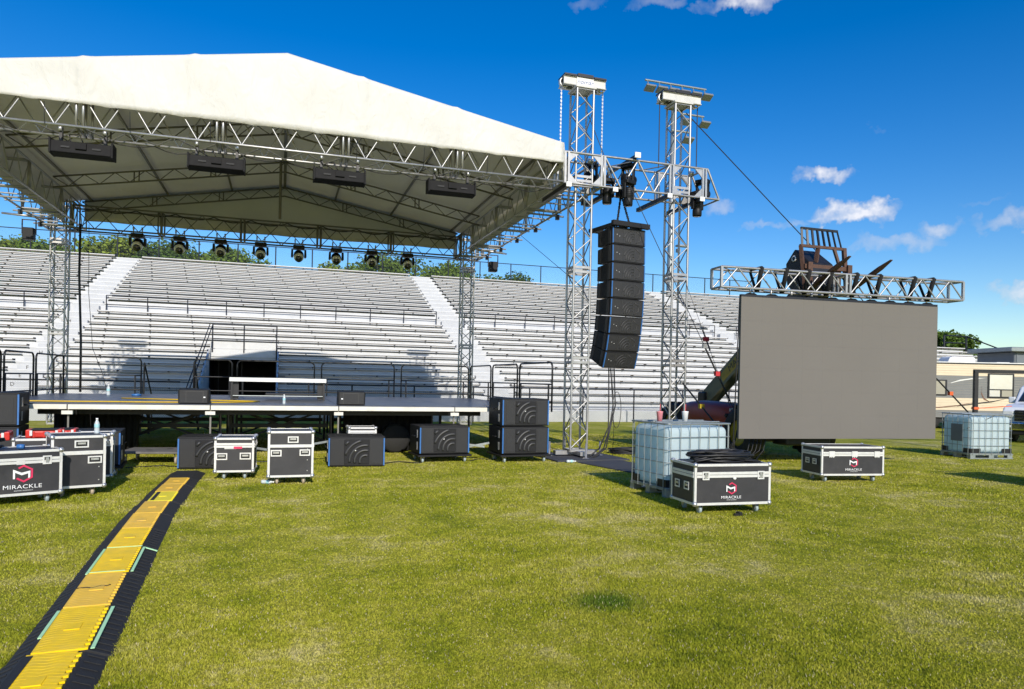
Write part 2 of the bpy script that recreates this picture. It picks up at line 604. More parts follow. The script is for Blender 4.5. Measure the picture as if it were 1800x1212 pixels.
class MB:
    """Collects faces and links them as one mesh object."""

    def __init__(self):
        self.v, self.f, self.s = [], [], []

    def face(self, pts, smooth=False):
        n = len(self.v)
        self.v += [tuple(p) for p in pts]
        self.f.append(tuple(range(n, n + len(pts))))
        self.s.append(smooth)

    def grid(self, rows, smooth=True, closed=False):
        n = len(self.v)
        w = len(rows[0])
        for r in rows:
            self.v += [tuple(p) for p in r]
        for i in range(len(rows) - 1):
            for j in range(w if closed else w - 1):
                k = (j + 1) % w
                self.f.append((n + i * w + j, n + i * w + k, n + (i + 1) * w + k, n + (i + 1) * w + j))
                self.s.append(smooth)
        return n

    def box(self, c, s, rot=None):
        c, h = Vector(c), Vector(s) / 2
        n = len(self.v)
        for x, y, z in ((-1, -1, -1), (1, -1, -1), (1, 1, -1), (-1, 1, -1), (-1, -1, 1), (1, -1, 1), (1, 1, 1), (-1, 1, 1)):
            p = Vector((x * h.x, y * h.y, z * h.z))
            if rot is not None:
                p = rot @ p
            self.v.append(tuple(c + p))
        for q in ((0, 3, 2, 1), (4, 5, 6, 7), (0, 1, 5, 4), (1, 2, 6, 5), (2, 3, 7, 6), (3, 0, 4, 7)):
            self.f.append(tuple(n + i for i in q))
            self.s.append(False)
        return self

    def span(self, x0, x1, y0, y1, z0, z1):
        return self.box(((x0 + x1) / 2, (y0 + y1) / 2, (z0 + z1) / 2), (x1 - x0, y1 - y0, z1 - z0))

    def path(self, pts, r, n=6, cap=True, r1=None):
        pts = [Vector(p) for p in pts]
        rows = []
        a = None
        for i, p in enumerate(pts):
            t = (pts[min(i + 1, len(pts) - 1)] - pts[max(i - 1, 0)]).normalized()
            if a is None:
                a = t.orthogonal().normalized()
            else:
                a = (a - t * a.dot(t))
                a = a.normalized() if a.length > 1e-6 else t.orthogonal().normalized()
            b = t.cross(a)
            rr = r if r1 is None else r + (r1 - r) * i / max(1, len(pts) - 1)
            rows.append([p + (a * math.cos(2 * math.pi * k / n) + b * math.sin(2 * math.pi * k / n)) * rr for k in range(n)])
        m0 = self.grid(rows, True, True)
        if cap:
            self.f.append(tuple(m0 + k for k in reversed(range(n))))
            self.s.append(False)
            e = m0 + (len(rows) - 1) * n
            self.f.append(tuple(e + k for k in range(n)))
            self.s.append(False)
        return self

    def lathe(self, prof, n=16, c=(0, 0, 0), axis='Z', smooth=True):
        rows = []
        for r, h in prof:
            row = []
            for k in range(n):
                a = 2 * math.pi * k / n
                p = (r * math.cos(a), r * math.sin(a), h)
                if axis == 'X':
                    p = (h, p[0], p[1])
                elif axis == 'Y':
                    p = (p[1], h, p[0])
                row.append((c[0] + p[0], c[1] + p[1], c[2] + p[2]))
            rows.append(row)
        self.grid(rows, smooth, True)
        return self

    def prism(self, poly, y0, y1, plane='XZ'):
        """Extrudes a polygon drawn in XZ (along Y), XY (along Z) or YZ (along X)."""
        def P(p, h):
            return {'XZ': (p[0], h, p[1]), 'XY': (p[0], p[1], h), 'YZ': (h, p[0], p[1])}[plane]
        n = len(poly)
        a = [P(p, y0) for p in poly]
        b = [P(p, y1) for p in poly]
        self.face(a)
        self.face(b[::-1])
        for i in range(n):
            j = (i + 1) % n
            self.face([a[i], b[i], b[j], a[j]])
        return self

    def build(self, name, m, parent=None, bevel=0.0, seg=2, loc=None, solid=0.0, kind=None):
        me = bpy.data.meshes.new(name)
        me.from_pydata(self.v, [], self.f)
        me.polygons.foreach_set('use_smooth', self.s)
        me.materials.append(m)
        me.update()
        o = bpy.data.objects.new(name, me)
        add(o, parent)
        if loc is not None:
            o.location = loc
        if bevel:
            # merge so that bevels work on shared edges
            import bmesh
            bm = bmesh.new()
            bm.from_mesh(me)
            bmesh.ops.remove_doubles(bm, verts=bm.verts, dist=1e-5)
            bmesh.ops.recalc_face_normals(bm, faces=bm.faces)
            bm.to_mesh(me)
            bm.free()
            b = o.modifiers.new('bevel', 'BEVEL')
            b.width = bevel
            b.segments = seg
            b.limit_method = 'ANGLE'
        if solid:
            s = o.modifiers.new('solid', 'SOLIDIFY')
            s.thickness = solid
        if kind:
            o['kind'] = kind
        return o


_unit = {}


def unit(kind, m):
    key = (kind, m.name)
    if key not in _unit:
        b = MB()
        if kind == 'cube':
            b.box((0, 0, 0), (1, 1, 1))
        else:
            b.path([(0, 0, 0), (0, 0, 1)], 1, 8)
        me = bpy.data.meshes.new(kind + '_' + m.name)
        me.from_pydata(b.v, [], b.f)
        me.polygons.foreach_set('use_smooth', b.s)
        me.materials.append(m)
        _unit[key] = me
    return _unit[key]


def cube(name, m, parent, c, s, rz=0.0, rot=None):
    o = bpy.data.objects.new(name, unit('cube', m))
    add(o, parent)
    o.location = c
    o.scale = s
    if rot is not None:
        o.rotation_mode = 'QUATERNION'
        o.rotation_quaternion = rot
    elif rz:
        o.rotation_euler = (0, 0, rz)
    return o


def spanc(name, m, parent, x0, x1, y0, y1, z0, z1):
    return cube(name, m, parent, ((x0 + x1) / 2, (y0 + y1) / 2, (z0 + z1) / 2), (x1 - x0, y1 - y0, z1 - z0))


def rod(name, m, parent, p0, p1, r):
    p0, p1 = Vector(p0), Vector(p1)
    o = bpy.data.objects.new(name, unit('tube', m))
    add(o, parent)
    d = p1 - p0
    o.location = p0
    o.rotation_mode = 'QUATERNION'
    o.rotation_quaternion = d.to_track_quat('Z', 'Y')
    o.scale = (r, r, d.length)
    return o


def bar(name, m, parent, p0, p1, w, h, up=(0, 0, 1)):
    """Square bar from p0 to p1."""
    p0, p1 = Vector(p0), Vector(p1)
    d = p1 - p0
    o = cube(name, m, parent, (p0 + p1) / 2, (w, h, d.length))
    o.rotation_mode = 'QUATERNION'
    o.rotation_quaternion = d.to_track_quat('Z', 'Y')
    return o


def copy_tree(o, parent=None):
    c = o.copy()
    col.objects.link(c)
    c.parent = parent
    for ch in o.children:
        copy_tree(ch, c)
    return c


def text_mesh(name, s, size, m, parent, loc, rot, depth=.002, stretch=1.0, shear=0.0, space=1.0):
    cu = bpy.data.curves.new('tmp', 'FONT')
    cu.body = s
    cu.size = size
    cu.extrude = depth
    cu.align_x = 'CENTER'
    cu.align_y = 'CENTER'
    cu.shear = shear
    cu.space_character = space
    cu.resolution_u = 3
    t = bpy.data.objects.new('tmp', cu)
    col.objects.link(t)
    dg = bpy.context.evaluated_depsgraph_get()
    me = bpy.data.meshes.new_from_object(t.evaluated_get(dg))
    bpy.data.objects.remove(t)
    me.name = name
    me.materials.clear()
    me.materials.append(m)
    o = bpy.data.objects.new(name, me)
    add(o, parent)
    o.location = loc
    o.rotation_euler = rot
    o.scale = (stretch, 1, 1)
    return o


ORD = ['first', 'second', 'third', 'fourth', 'fifth', 'sixth', 'seventh', 'eighth', 'ninth', 'tenth', 'eleventh', 'twelfth', 'thirteenth']


def lattice(parent, a0, a1, b0, b1, bays, r, m, name='brace', start=0):
    """Zigzag of braces between chord a0-a1 and chord b0-b1."""
    a0, a1, b0, b1 = map(Vector, (a0, a1, b0, b1))
    n = bays * 2
    for i in range(n):
        t0, t1 = i / n, (i + 1) / n
        if (i + start) % 2 == 0:
            rod(name, m, parent, a0.lerp(a1, t0), b0.lerp(b1, t1), r)
        else:
            rod(name, m, parent, b0.lerp(b1, t0), a0.lerp(a1, t1), r)


def truss_part(name, parent, p0, p1, w, h, bays, faces, rc=.025, rb=.013, m=None, joints=0, up=(0, 0, 1)):
    """Box truss as one part (its chords) with its braces as sub-parts."""
    m = m or M['alu']
    p0, p1, up = Vector(p0), Vector(p1), Vector(up)
    a = (p1 - p0).normalized()
    s = a.cross(up).normalized()
    u = s.cross(a).normalized()
    C = {}
    mb = MB()
    for i, (x, y) in enumerate(((-1, 1), (1, 1), (1, -1), (-1, -1))):
        off = s * (x * w / 2) + u * (y * h / 2)
        C[i] = (p0 + off, p1 + off)
        mb.path([p0 + off, p1 + off], rc, 8)
    for e in (0, 1):
        for i in range(4):
            mb.path([C[i][e], C[(i + 1) % 4][e]], rc * .8, 6)
    L = (p1 - p0).length
    for k in range(1, joints):
        q = p0 + a * (L * k / joints)
        for i in range(4):
            A, B = C[i][0] + a * (L * k / joints), C[(i + 1) % 4][0] + a * (L * k / joints)
            for dx in (-.055, .055):
                mb.path([A + a * dx, B + a * dx], rc * .95, 6)
    part = mb.build(name, m, parent)
    FA = {'T': (0, 1), 'R': (1, 2), 'B': (2, 3), 'L': (3, 0)}
    for fc in faces:
        i, j = FA[fc]
        lattice(part, C[i][0], C[i][1], C[j][0], C[j][1], bays, rb, m)
    return part, C


# ------------------------------------------------------------------ ground
g = MB()
g.face([(-400, -250, 0), (500, -250, 0), (500, 650, 0), (-400, 650, 0)])
ground = g.build('ground', M['turf'])
tag(ground, 'mown sports field with patchy olive and straw turf', 'ground', kind='structure')


def grass_field():
    # blades denser near the camera; only what the photograph shows
    N = 760000
    b = rng.uniform(R(-19.5), R(55.5), N * 2)
    # distance drawn so that the count per square metre falls off with distance
    u = rng.random(N * 2)
    d0, d1 = 3.7, 24.0
    d = d0 * (d1 / d0) ** (u ** 1.12)
    x, y = d * np.sin(b), d * np.cos(b)
    keep = (y > 0)
    # keep clear of the cable ramp, boards and solid bases
    cx = -1.495 + np.maximum(0, 12.0 - y) * .0085 + np.maximum(0, 9.5 - y) * .045
    keep &= ~((np.abs(x - cx - .01) < .272) & (y < 13.5) & (y > 4))
    x, y, d = x[keep][:N], y[keep][:N], d[keep][:N]
    n = len(x)
    tall = 1 + 1.1 * np.exp(-(((x - 2.44) * 2.6) ** 2 + ((y - 5.05) * 3.2) ** 2))
    patch = .8 + .35 * np.sin(x * 1.3 + 1.7 * np.sin(y * .7)) * np.sin(y * 1.1 + x * .4)
    h = rng.uniform(.006, .02, n) * tall * np.clip(patch, .6, 1.25) * (1 + .25 * (d > 9))
    w = rng.uniform(.0018, .0034, n) * (1 + d * .14)
    an = rng.uniform(0, 2 * np.pi, n)
    lean = rng.uniform(.1, 1.1, n) * h
    la = rng.uniform(0, 2 * np.pi, n)
    V = np.zeros((n, 3, 3))
    V[:, 0] = np.stack([x - np.cos(an) * w, y - np.sin(an) * w, np.zeros(n)], 1)
    V[:, 1] = np.stack([x + np.cos(an) * w, y + np.sin(an) * w, np.zeros(n)], 1)
    V[:, 2] = np.stack([x + np.cos(la) * lean, y + np.sin(la) * lean, h], 1)
    me = bpy.data.meshes.new('grass')
    me.vertices.add(n * 3)
    me.vertices.foreach_set('co', V.ravel())
    me.loops.add(n * 3)
    me.loops.foreach_set('vertex_index', np.arange(n * 3))
    me.polygons.add(n)
    me.polygons.foreach_set('loop_start', np.arange(0, n * 3, 3))
    me.update(calc_edges=True)
    me.materials.append(M['blade'])
    o = add(bpy.data.objects.new('grass', me))
    tag(o, 'short olive green grass blades covering the field', 'grass', kind='stuff')


grass_field()

# ------------------------------------------------------------------ grandstand
ST = thing('grandstand', 'wide white aluminium bleacher grandstand behind the stage', 'grandstand', (0, 28.4, 0))
Y0 = 28.4
T_, RL, RU = .8, .315, .311
AISLES = [(-9.85, -8.45), (8.45, 9.85), (26.75, 28.15)]
XL, XR_LOW, XR_UP = -19.5, 46.5, 37.5
PORT = (-3.0, -.2)
LOW, UP = 13, 13


def sections(xr):
    s, x = [], XL
    for a, b in AISLES:
        s.append((x, a))
        x = b
    s.append((x, xr))
    return s


brk = MB()  # dark brackets and end caps; the brackets also imitate shadows at seat joints


def stand_row(Yf, zt, rise, xr, portal, seat=True, depth=T_, gap=.08):
    """One row: its riser, its footboard, and the seat plank of each section (Yf: front of the tread, local)."""
    pieces = [(XL, xr)] if not portal else [(XL, PORT[0]), (PORT[1], xr)]
    for a, b in pieces:
        spanc('riser', M['bleach_riser'], ST, a, b, Yf - .012, Yf + .012, zt - rise + .012, zt - gap)
        spanc('footboard', M['bleach'], ST, a, b, Yf - .02, Yf + depth - .03, zt - .04, zt)
    if not seat:
        return
    for a, b in sections(xr):
        parts = [(a + .06, b - .06)]
        if portal and a < PORT[0] and b > PORT[1]:
            parts = [(a + .06, PORT[0] - .1), (PORT[1] + .1, b - .06)]
        for p, q in parts:
            # the plank sits at the back of this tread, a hand above the next one
            zs = zt + .42
            yb = Yf + depth
            spanc('seat_board', M['bleach'], ST, p, q, yb - .23, yb + .03, zs - .045, zs)
            spanc('seat_support', M['seat_tan'], ST, p + .02, q - .02, yb - .2, yb + .0, zs - .075, zs - .047)
            x = p + .35 + (zt * 3.1) % 1.1
            while x < q:
                brk.span(x - .022, x + .022, yb - .22, yb + .02, zs - .11, zs - .05)
                brk.span(x - .018, x + .018, yb - .06, yb - .02, zt + .31, zs - .06)
                x += 1.83
            brk.span(p - .035, p - .002, yb - .24, yb + .02, zs - .075, zs - .005)
            brk.span(q + .002, q + .035, yb - .24, yb + .02, zs - .075, zs - .005)


for n in range(LOW):
    stand_row(.1 + T_ * n, .5 + RL * n, RL if n else .5, XR_LOW, n <= 6)
zw = .5 + RL * LOW
yw = .1 + T_ * LOW
stand_row(yw, zw, RL, XR_LOW, False, seat=False, depth=1.3)
for n in range(UP):
    stand_row(yw + 1.3 + T_ * n, zw + .24 + RU * (n + 1), RU if n else RU + .24, XR_UP, False, seat=n < UP - 1, gap=.115 if n else .06)
ztop = zw + .24 + RU * UP
ytop = yw + 1.3 + T_ * UP
brk.build('seat_bracket', M['bracket'], ST, kind='stuff')
# half steps in the aisles
for (a, b) in AISLES:
    for n in range(1, LOW + 1):
        spanc('aisle_step', M['aisle'], ST, a + .16, b - .16, .1 + T_ * n - .4, .1 + T_ * n - .014, .5 + RL * (n - 1) + .002, .5 + RL * (n - .5))
    for n in range(0, UP):
        spanc('aisle_step', M['aisle'], ST, a + .16, b - .16, yw + 1.3 + T_ * n - .4, yw + 1.3 + T_ * n - .014, zw + (.24 if n else 0) + RU * n + .002, zw + .24 + RU * (n + .5))
    for n in range(0, LOW + 1):
        z = .5 + RL * n
        spanc('aisle_riser', M['aisle'], ST, a, b, .1 + T_ * n - .014, .1 + T_ * n + .01, z - .12, z - .042)
    for n in range(UP):
        z = zw + .24 + RU * (n + 1)
        spanc('aisle_riser', M['aisle'], ST, a, b, yw + 1.3 + T_ * n - .014, yw + 1.3 + T_ * n + .01, z - .12, z - .042)
for n in range(1, LOW):
    text_mesh('row_letter', 'ABCDEFGHIJKLM'[n], .2, M['bracket'], ST, (-9.35, .1 + T_ * n - .404, .5 + RL * (n - .75)), (R(90), 0, 0), .002)
# kick wall and slab below the first row, closing back and ends
spanc('base_wall', M['bleach_riser'], ST, PORT[1], XR_LOW, .0, .08, .0, .47)
spanc('base_wall', M['bleach_riser'], ST, XL, PORT[0], .0, .08, .0, .47)
spanc('back_wall', M['grey_wall'], ST, XL, XR_UP, ytop + .1, ytop + .2, 0, ztop - .05)
# entrance portal through the lower rows
pz = .5 + RL * 6.4
py = .1 + T_ * 7
for sx, x in ((-1, PORT[0]), (1, PORT[1])):
    sd = MB()
    sd.prism([(.05, 0), (.05, .62), (py, .62 + RL * 7), (py, 0)], x - .03 + sx * .05, x + .03 + sx * .05, 'YZ')
    sd.build('portal_side', M['bleach_riser'], ST)
spanc('portal_back', M['cloth'], ST, PORT[0] - .4, PORT[1] + .4, py + 3.4, py + 3.5, 0, pz)
spanc('portal_wall', M['navy'], ST, PORT[0] - .12, PORT[0] - .08, py, py + 3.4, 0, pz)
spanc('portal_wall', M['navy'], ST, PORT[1] + .08, PORT[1] + .12, py, py + 3.4, 0, pz)
spanc('portal_ceiling', M['navy'], ST, PORT[0] - .1, PORT[1] + .1, py + .05, py + 3.4, pz - .06, pz - .02)
spanc('portal_header', M['bleach'], ST, PORT[0], PORT[1], py - .05, py - .015, pz, pz + .33)
spanc('portal_header', M['bleach'], ST, PORT[0], PORT[1], py + .0, py + .03, pz + .36, pz + .66)
for x in (PORT[0] + .1, (PORT[0] + PORT[1]) / 2, PORT[1] - .02):
    rod('portal_post', M['navy'], ST, (x, py - .08, pz + .2), (x, py - .08, pz + 1.42), .028)
rod('portal_rail', M['navy'], ST, (PORT[0] + .1, py - .08, pz + 1.42), (PORT[1] - .02, py - .08, pz + 1.42), .03)
rod('portal_rail', M['navy'], ST, (PORT[0] + .1, py - .08, pz + .78), (PORT[1] - .02, py - .08, pz + .78), .02)
rod('portal_post', M['navy'], ST, (PORT[1] - .02, py - .08, 0), (PORT[1] - .02, py - .08, pz + .2), .028)
for dx in (0, .12):
    rod('portal_rail', M['navy'], ST, (PORT[0] + .1 - dx, py - .08, pz + 1.4), (PORT[0] - .3 - dx, .6, .95), .022)
rod('portal_post', M['navy'], ST, (PORT[0] - .3, .6, 0), (PORT[0] - .3, .6, .95), .025)
for x in (-2.75, -2.3, -1.75):
    spanc('portal_door_frame', M['navy'], ST, x, x + .03, py + 1.2, py + 1.24, 0, pz - .07)
# walkway rails
for a, b in sections(XR_UP):
    a, b = a + .12, b - .12
    k = max(1, round((b - a) / 1.83))
    for i in range(k + 1):
        x = a + (b - a) * i / k
        rod('rail_post', M['navy'], ST, (x, yw + 1.12, zw), (x, yw + 1.12, zw + .95), .026)
    for dz in (.95, .5):
        rod('rail', M['navy'], ST, (a, yw + 1.12, zw + dz), (b, yw + 1.12, zw + dz), .022)
# fence along the top
k = 24
for i in range(k + 1):
    x = XL + (XR_UP - XL) * i / k
    rod('fence_post', M['navy'], ST, (x, ytop + .15, ztop - .3), (x, ytop + .15, ztop + 1.55), .04)
rod('fence_rail', M['navy'], ST, (XL, ytop + .15, ztop + 1.52), (XR_UP, ytop + .15, ztop + 1.52), .028)
fp = MB()
fp.face([(XL, ytop + .16, ztop - .05), (XR_UP, ytop + .16, ztop - .05), (XR_UP, ytop + .16, ztop + 1.5), (XL, ytop + .16, ztop + 1.5)])
fp.build('fence_mesh', M['mesh_back'], ST)
# guard rail around the low right end
for x, z in ((45.2, 1.0), (47.3, 1.0)):
    rod('end_post', M['navy'], ST, (x, yw + .4, zw - .4), (x, yw + .4, zw + z), .07)
for dz in (1.0, .02, .5):
    rod('end_rail', M['navy'], ST, (45.2, yw + .4, zw + dz), (47.3, yw + .4, zw + dz), .045)
rod('end_rail', M['navy'], ST, (47.3, yw + .4, zw + 1.0), (47.6, yw - 4.5, zw - 1.0), .045)
rod('end_rail', M['navy'], ST, (47.3, yw + .4, zw + .2), (47.6, yw - 4.5, zw - 1.8), .04)

# low fence in front of the stand
FN = thing('front_fence', 'black railed chain link fence along the foot of the bleachers', 'fence', (0, 27.75, 0))
k = 22
for i in range(k + 1):
    x = XL + (33 - XL) * i / k + .6
    if PORT[0] - .6 < x < PORT[1] + .6:
        continue
    rod('fence_post', M['navy'], FN, (x, 0, 0), (x, 0, 1.42), .03)
for a, b in ((XL, PORT[0] - .4), (PORT[1] + .4, 33.6)):
    rod('fence_rail', M['navy'], FN, (a, 0, 1.42), (b, 0, 1.42), .028)
    f = MB()
    f.face([(a, .03, .03), (b, .03, .03), (b, .03, 1.38), (a, .03, 1.38)])
    f.build('fence_mesh', M['mesh_front'], FN)

# ------------------------------------------------------------------ trees beyond the stand


def tree(label, x, y, H, rx, seed, leaf, group='trees behind the bleachers', n=17000, ls=.34):
    t = thing('tree', label, 'tree', (x, y, 0), 0, group)
    r = random.Random(seed)
    nr = np.random.default_rng(seed)
    tr = MB()
    tr.path([(0, 0, 0), (.1, 0, H * .25), (-.1, .1, H * .5), (.1, 0, H * .72)], .32, 8, r1=.1)
    cents = []
    for i in range(44):
        a = r.uniform(0, 2 * math.pi)
        hz = .36 + .58 * r.random() ** .7
        prof = math.sqrt(max(.02, 1 - ((hz - .6) / .4) ** 2))
        rad = r.random() ** .55 * rx * prof
        c = Vector((math.cos(a) * rad, math.sin(a) * rad * .8, H * hz))
        cents.append((c, r.uniform(.16, .32) * rx + .35))
        if i % 2 == 0:
            tr.path([(0, 0, H * hz * .55), (c.x * .5, c.y * .5, c.z * .82), tuple(c)], .09, 5, r1=.02)
    tr.build('trunk', M['bark'], t)
    V = []
    per = n // len(cents)
    for c, rad in cents:
        d = nr.normal(size=(per, 3))
        d /= np.linalg.norm(d, axis=1)[:, None]
        rr = rad * nr.uniform(.2, 1.06, per)
        P = np.array(c) + d * rr[:, None] * np.array([1.15, 1.0, .8])
        s = ls * nr.uniform(.5, 1.2, per)
        nn = d + nr.normal(scale=.7, size=(per, 3))
        nn /= np.linalg.norm(nn, axis=1)[:, None]
        up = np.array([.3, .2, 1.0])
        A = np.cross(nn, up)
        A /= np.linalg.norm(A, axis=1)[:, None] + 1e-9
        B = np.cross(nn, A)
        q = np.stack([P - A * s[:, None] * .5, P - B * s[:, None] * .35, P + A * s[:, None] * .5, P + B * s[:, None] * .35], 1)
        V.append(q)
    V = np.concatenate(V).reshape(-1, 3)
    m = len(V)
    me = bpy.data.meshes.new('crown')
    me.vertices.add(m)
    me.vertices.foreach_set('co', V.ravel())
    me.loops.add(m)
    me.loops.foreach_set('vertex_index', np.arange(m))
    me.polygons.add(m // 4)
    me.polygons.foreach_set('loop_start', np.arange(0, m, 4))
    me.update(calc_edges=True)
    me.materials.append(M[leaf])
    add(bpy.data.objects.new('crown', me), t)
    return t


TREES = [('pale olive tree at the far left edge beyond the bleachers', -23.6, 74, 14.0, 3.6, 1, 'leaf1'),
         ('bright green tree just left of the rear left tower', -19.4, 72, 13.4, 3.4, 2, 'leaf0'),
         ('small yellow green tree just right of the rear left tower', -14.8, 73, 14.0, 3.8, 3, 'leaf1'),
         ('dark green tree behind the two leftmost moving lights', -10.6, 72, 13.9, 4.4, 4, 'leaf2'),
         ('green rounded tree behind the third moving light', -5.2, 73, 13.9, 4.2, 5, 'leaf0'),
         ('low green treetop in the gap left of stage centre', 0.8, 76, 12.6, 3.2, 6, 'leaf2'),
         ('yellow green tree behind the sixth moving light', 5.4, 73, 13.0, 3.4, 7, 'leaf1'),
         ('tall bushy green tree behind the two rightmost moving lights', 10.4, 72, 14.3, 5.2, 8, 'leaf0'),
         ('wide green tree behind the rear right tower', 17.0, 72, 13.7, 5.0, 9, 'leaf0'),
         ('last dark green tree right of the rear right tower', 22.8, 73, 13.0, 4.4, 10, 'leaf2'),
         ('low dark tree seen behind the hanging speaker column', 32.6, 76, 12.4, 3.4, 12, 'leaf2')]
for a in TREES:
    tree(*a)
tree('round dark tree above the camper roof at the right', 55.0, 47.5, 6.7, 2.4, 21, 'leaf2', None)

# stadium light mast behind the stand
FL = thing('floodlight_mast', 'tall stadium floodlight mast with lamp rows behind the bleachers', 'floodlight', (31.15, 53.5, 0))
mb = MB()
mb.lathe([(.34, 0), (.3, 10), (.2, 26.4), (0.0, 26.45)], 14)
mb.build('mast', M['galv'], FL)
for (z, x0, x1, n, y) in ((26.9, -2.7, 2.7, 6, -.3), (24.6, .8, 2.6, 2, -.2), (23.0, -.2, 1.2, 1, -.4)):
    rod('crossarm', M['galv'], FL, (x0 - .2, y, z), (x1 + .2, y, z), .09)
    for i in range(n):
        x = x0 + (x1 - x0) * (i / max(1, n - 1) if n > 1 else .8)
        b = MB()
        b.box((0, 0, 0), (.9, .7, .18))
        b.box((0, 0, .16), (.3, .2, .2))
        lo = b.build('lamp', M['flood'], FL, .03, 1, loc=(x, y - .5, z - .85))
        lo.rotation_euler = (R(-28), 0, 0)
        rod('lamp_arm', M['galv'], FL, (x, y, z), (x, y - .35, z - .7), .04)
b = MB()
b.box((.9, -.3, 13.4), (1.0, .5, .14)).box((.6, -.2, 13.0), (.3, .3, .3))
b.build('speaker_box', M['flood'], FL)

# ------------------------------------------------------------------ stage deck
DZ = 1.12
SG = thing('stage_deck', 'low stage of dark deck panels with cream painted front edge', 'stage', (-.08, 15.1, 0))
cols_ = [-4.35, -3.66, -1.22, 1.22, 3.66, 4.52]
for i in range(5):
    for j in range(6):
        x0, x1 = cols_[i] + .006, cols_[i + 1] - .006
        spanc('deck_panel', M['deck'], SG, x0, x1, j * 1.22 + .006, (j + 1) * 1.22 - .006, DZ - .1, DZ - random.uniform(0, .004))
    spanc('edge_trim', M['decktrim'], SG, cols_[i] + .01, cols_[i + 1] - .01, -.045, -.002, DZ - .105, DZ - .018)
for j in range(5):                      # wings left and right, set back
    for a, b in ((-5.8, -4.36), (4.53, 5.95)):
        spanc('deck_panel', M['deck'], SG, a + .006, b - .006, 1.2 + j * 1.22 + .006, 1.2 + (j + 1) * 1.22 - .006, DZ - .1, DZ - .008)
for x in (-3.66, -1.22, 1.22, 3.66):
    bar('leg', M['alu_dark'], SG, (x, .05, 0), (x, .05, DZ - .1), .03, .03)
    spanc('leg_bracket', M['decktrim'], SG, x - .09, x + .09, -.05, .02, DZ - .2, DZ - .134)
    for y in (2.44, 4.88, 7.2):
        bar('leg', M['black'], SG, (x, y, 0), (x, y, DZ - .1), .06, .06)
        bar('leg', M['black'], SG, (x + .22, y, 0), (x + .22, y, DZ - .1), .06, .06)
for x in (-5.7, 5.85):
    for y in (1.3, 4.0, 7.2):
        bar('leg', M['black'], SG, (x, y, 0), (x, y, DZ - .1), .06, .06)
for y in (2.44, 4.88):
    for k in range(3):
        xa, xb = -3.66 + 2.44 * k + .25, -1.22 + 2.44 * k - .05
        bar('cross_brace', M['black'], SG, (xa, y, .15), (xb, y, .95), .045, .045)
        bar('cross_brace', M['black'], SG, (xa, y + .06, .95), (xb, y + .06, .15), .045, .045)
        bar('cross_beam', M['black'], SG, (xa, y, .55), (xb, y, .55), .05, .09)
for y in (.6, 3.6, 6.6):
    bar('cross_beam', M['black'], SG, (-4.3, y, DZ - .17), (4.4, y, DZ - .17), .08, .12)
for a, b in ((-4.3, -2.75), (1.45, 3.5)):   # black cloth hung below the deck
    rows = []
    for k in range(41):
        x = a + (b - a) * k / 40
        rows.append([(x, 1.6 + .04 * math.sin(k * 1.9), DZ - .12), (x, 1.6 + .07 * math.sin(k * 1.9 + .4), .02)])
    s_ = MB()
    s_.grid(rows)
    s_.build('skirt', M['cloth'], SG, solid=.006)
for x0, z0, x1, z1 in ((-1.1, .42, -.15, .28), (.2, .28, 1.1, .45), (3.4, .4, 4.2, .3), (3.4, .2, 4.3, .38)):
    bar('stabiliser', M['galv'], SG, (x0, -.35, z0), (x1, -.55, z1), .04, .04)
spanc('chassis_rail', M['black'], SG, 1.3, 4.4, 1.7, 1.82, .28, .46)
for x in (2.6, 3.9):
    b = MB()
    b.lathe([(0, -.12), (.28, -.12), (.33, -.08), (.33, .08), (.28, .12), (0, .12)], 18, (x, 1.35, .33), 'Y')
    b.build('trailer_wheel', M['rubber'], SG)

# black steps up to the rear of the deck
SP = thing('stage_steps', 'black steel stage steps seen under the deck left of centre', 'steps', (-3.05, 22.6, 0))
for k in range(5):
    spanc('tread', M['black'], SP, -.62, .62, k * .26, k * .26 + .25, .98 - .2 * k - .035, .98 - .2 * k)
for sx in (-.66, .66):
    bar('stringer', M['black'], SP, (sx, -.05, 1.05), (sx, 1.35, .02), .05, .16)
    rod('handrail', M['black'], SP, (sx, 0, 2.0), (sx, 1.35, 1.0), .022)
    rod('handrail_post', M['black'], SP, (sx, 0, 1.0), (sx, 0, 2.0), .022)
    rod('handrail_post', M['black'], SP, (sx, 1.35, 0), (sx, 1.35, 1.0), .022)


def guard_rail(label, p0, p1, mid=True):
    p0, p1 = Vector(p0), Vector(p1)
    L = (p1 - p0).length
    d = (p1 - p0) / L
    t = thing('guard_rail', label, 'guard rail', p0, math.atan2(d.y, d.x), 'guard rails round the stage')
    m = M['black']
    f = MB()
    r = .14
    pts = [(0.02, 0, -.1), (0.02, 0, 1.02 - r)]
    for k in range(1, 6):
        a = math.pi - k / 6 * math.pi / 2
        pts.append((r + .02 + r * math.cos(a), 0, 1.02 - r + r * math.sin(a)))
    for k in range(0, 6):
        a = math.pi / 2 - k / 6 * math.pi / 2
        pts.append((L - r - .02 + r * math.cos(a), 0, 1.02 - r + r * math.sin(a)))
    pts += [(L - .02, 0, 1.02 - r), (L - .02, 0, -.1)]
    f.path(pts, .022, 7)
    f.build('frame', m, t)
    rod('mid_rail', m, t, (.02, 0, .52), (L - .02, 0, .52), .018)
    rod('bottom_rail', m, t, (.02, 0, .12), (L - .02, 0, .12), .018)
    for s in (.08, .92):
        rod('stud', m, t, (L * s, .02, -.1), (L * s, .02, .52), .022)
    return t


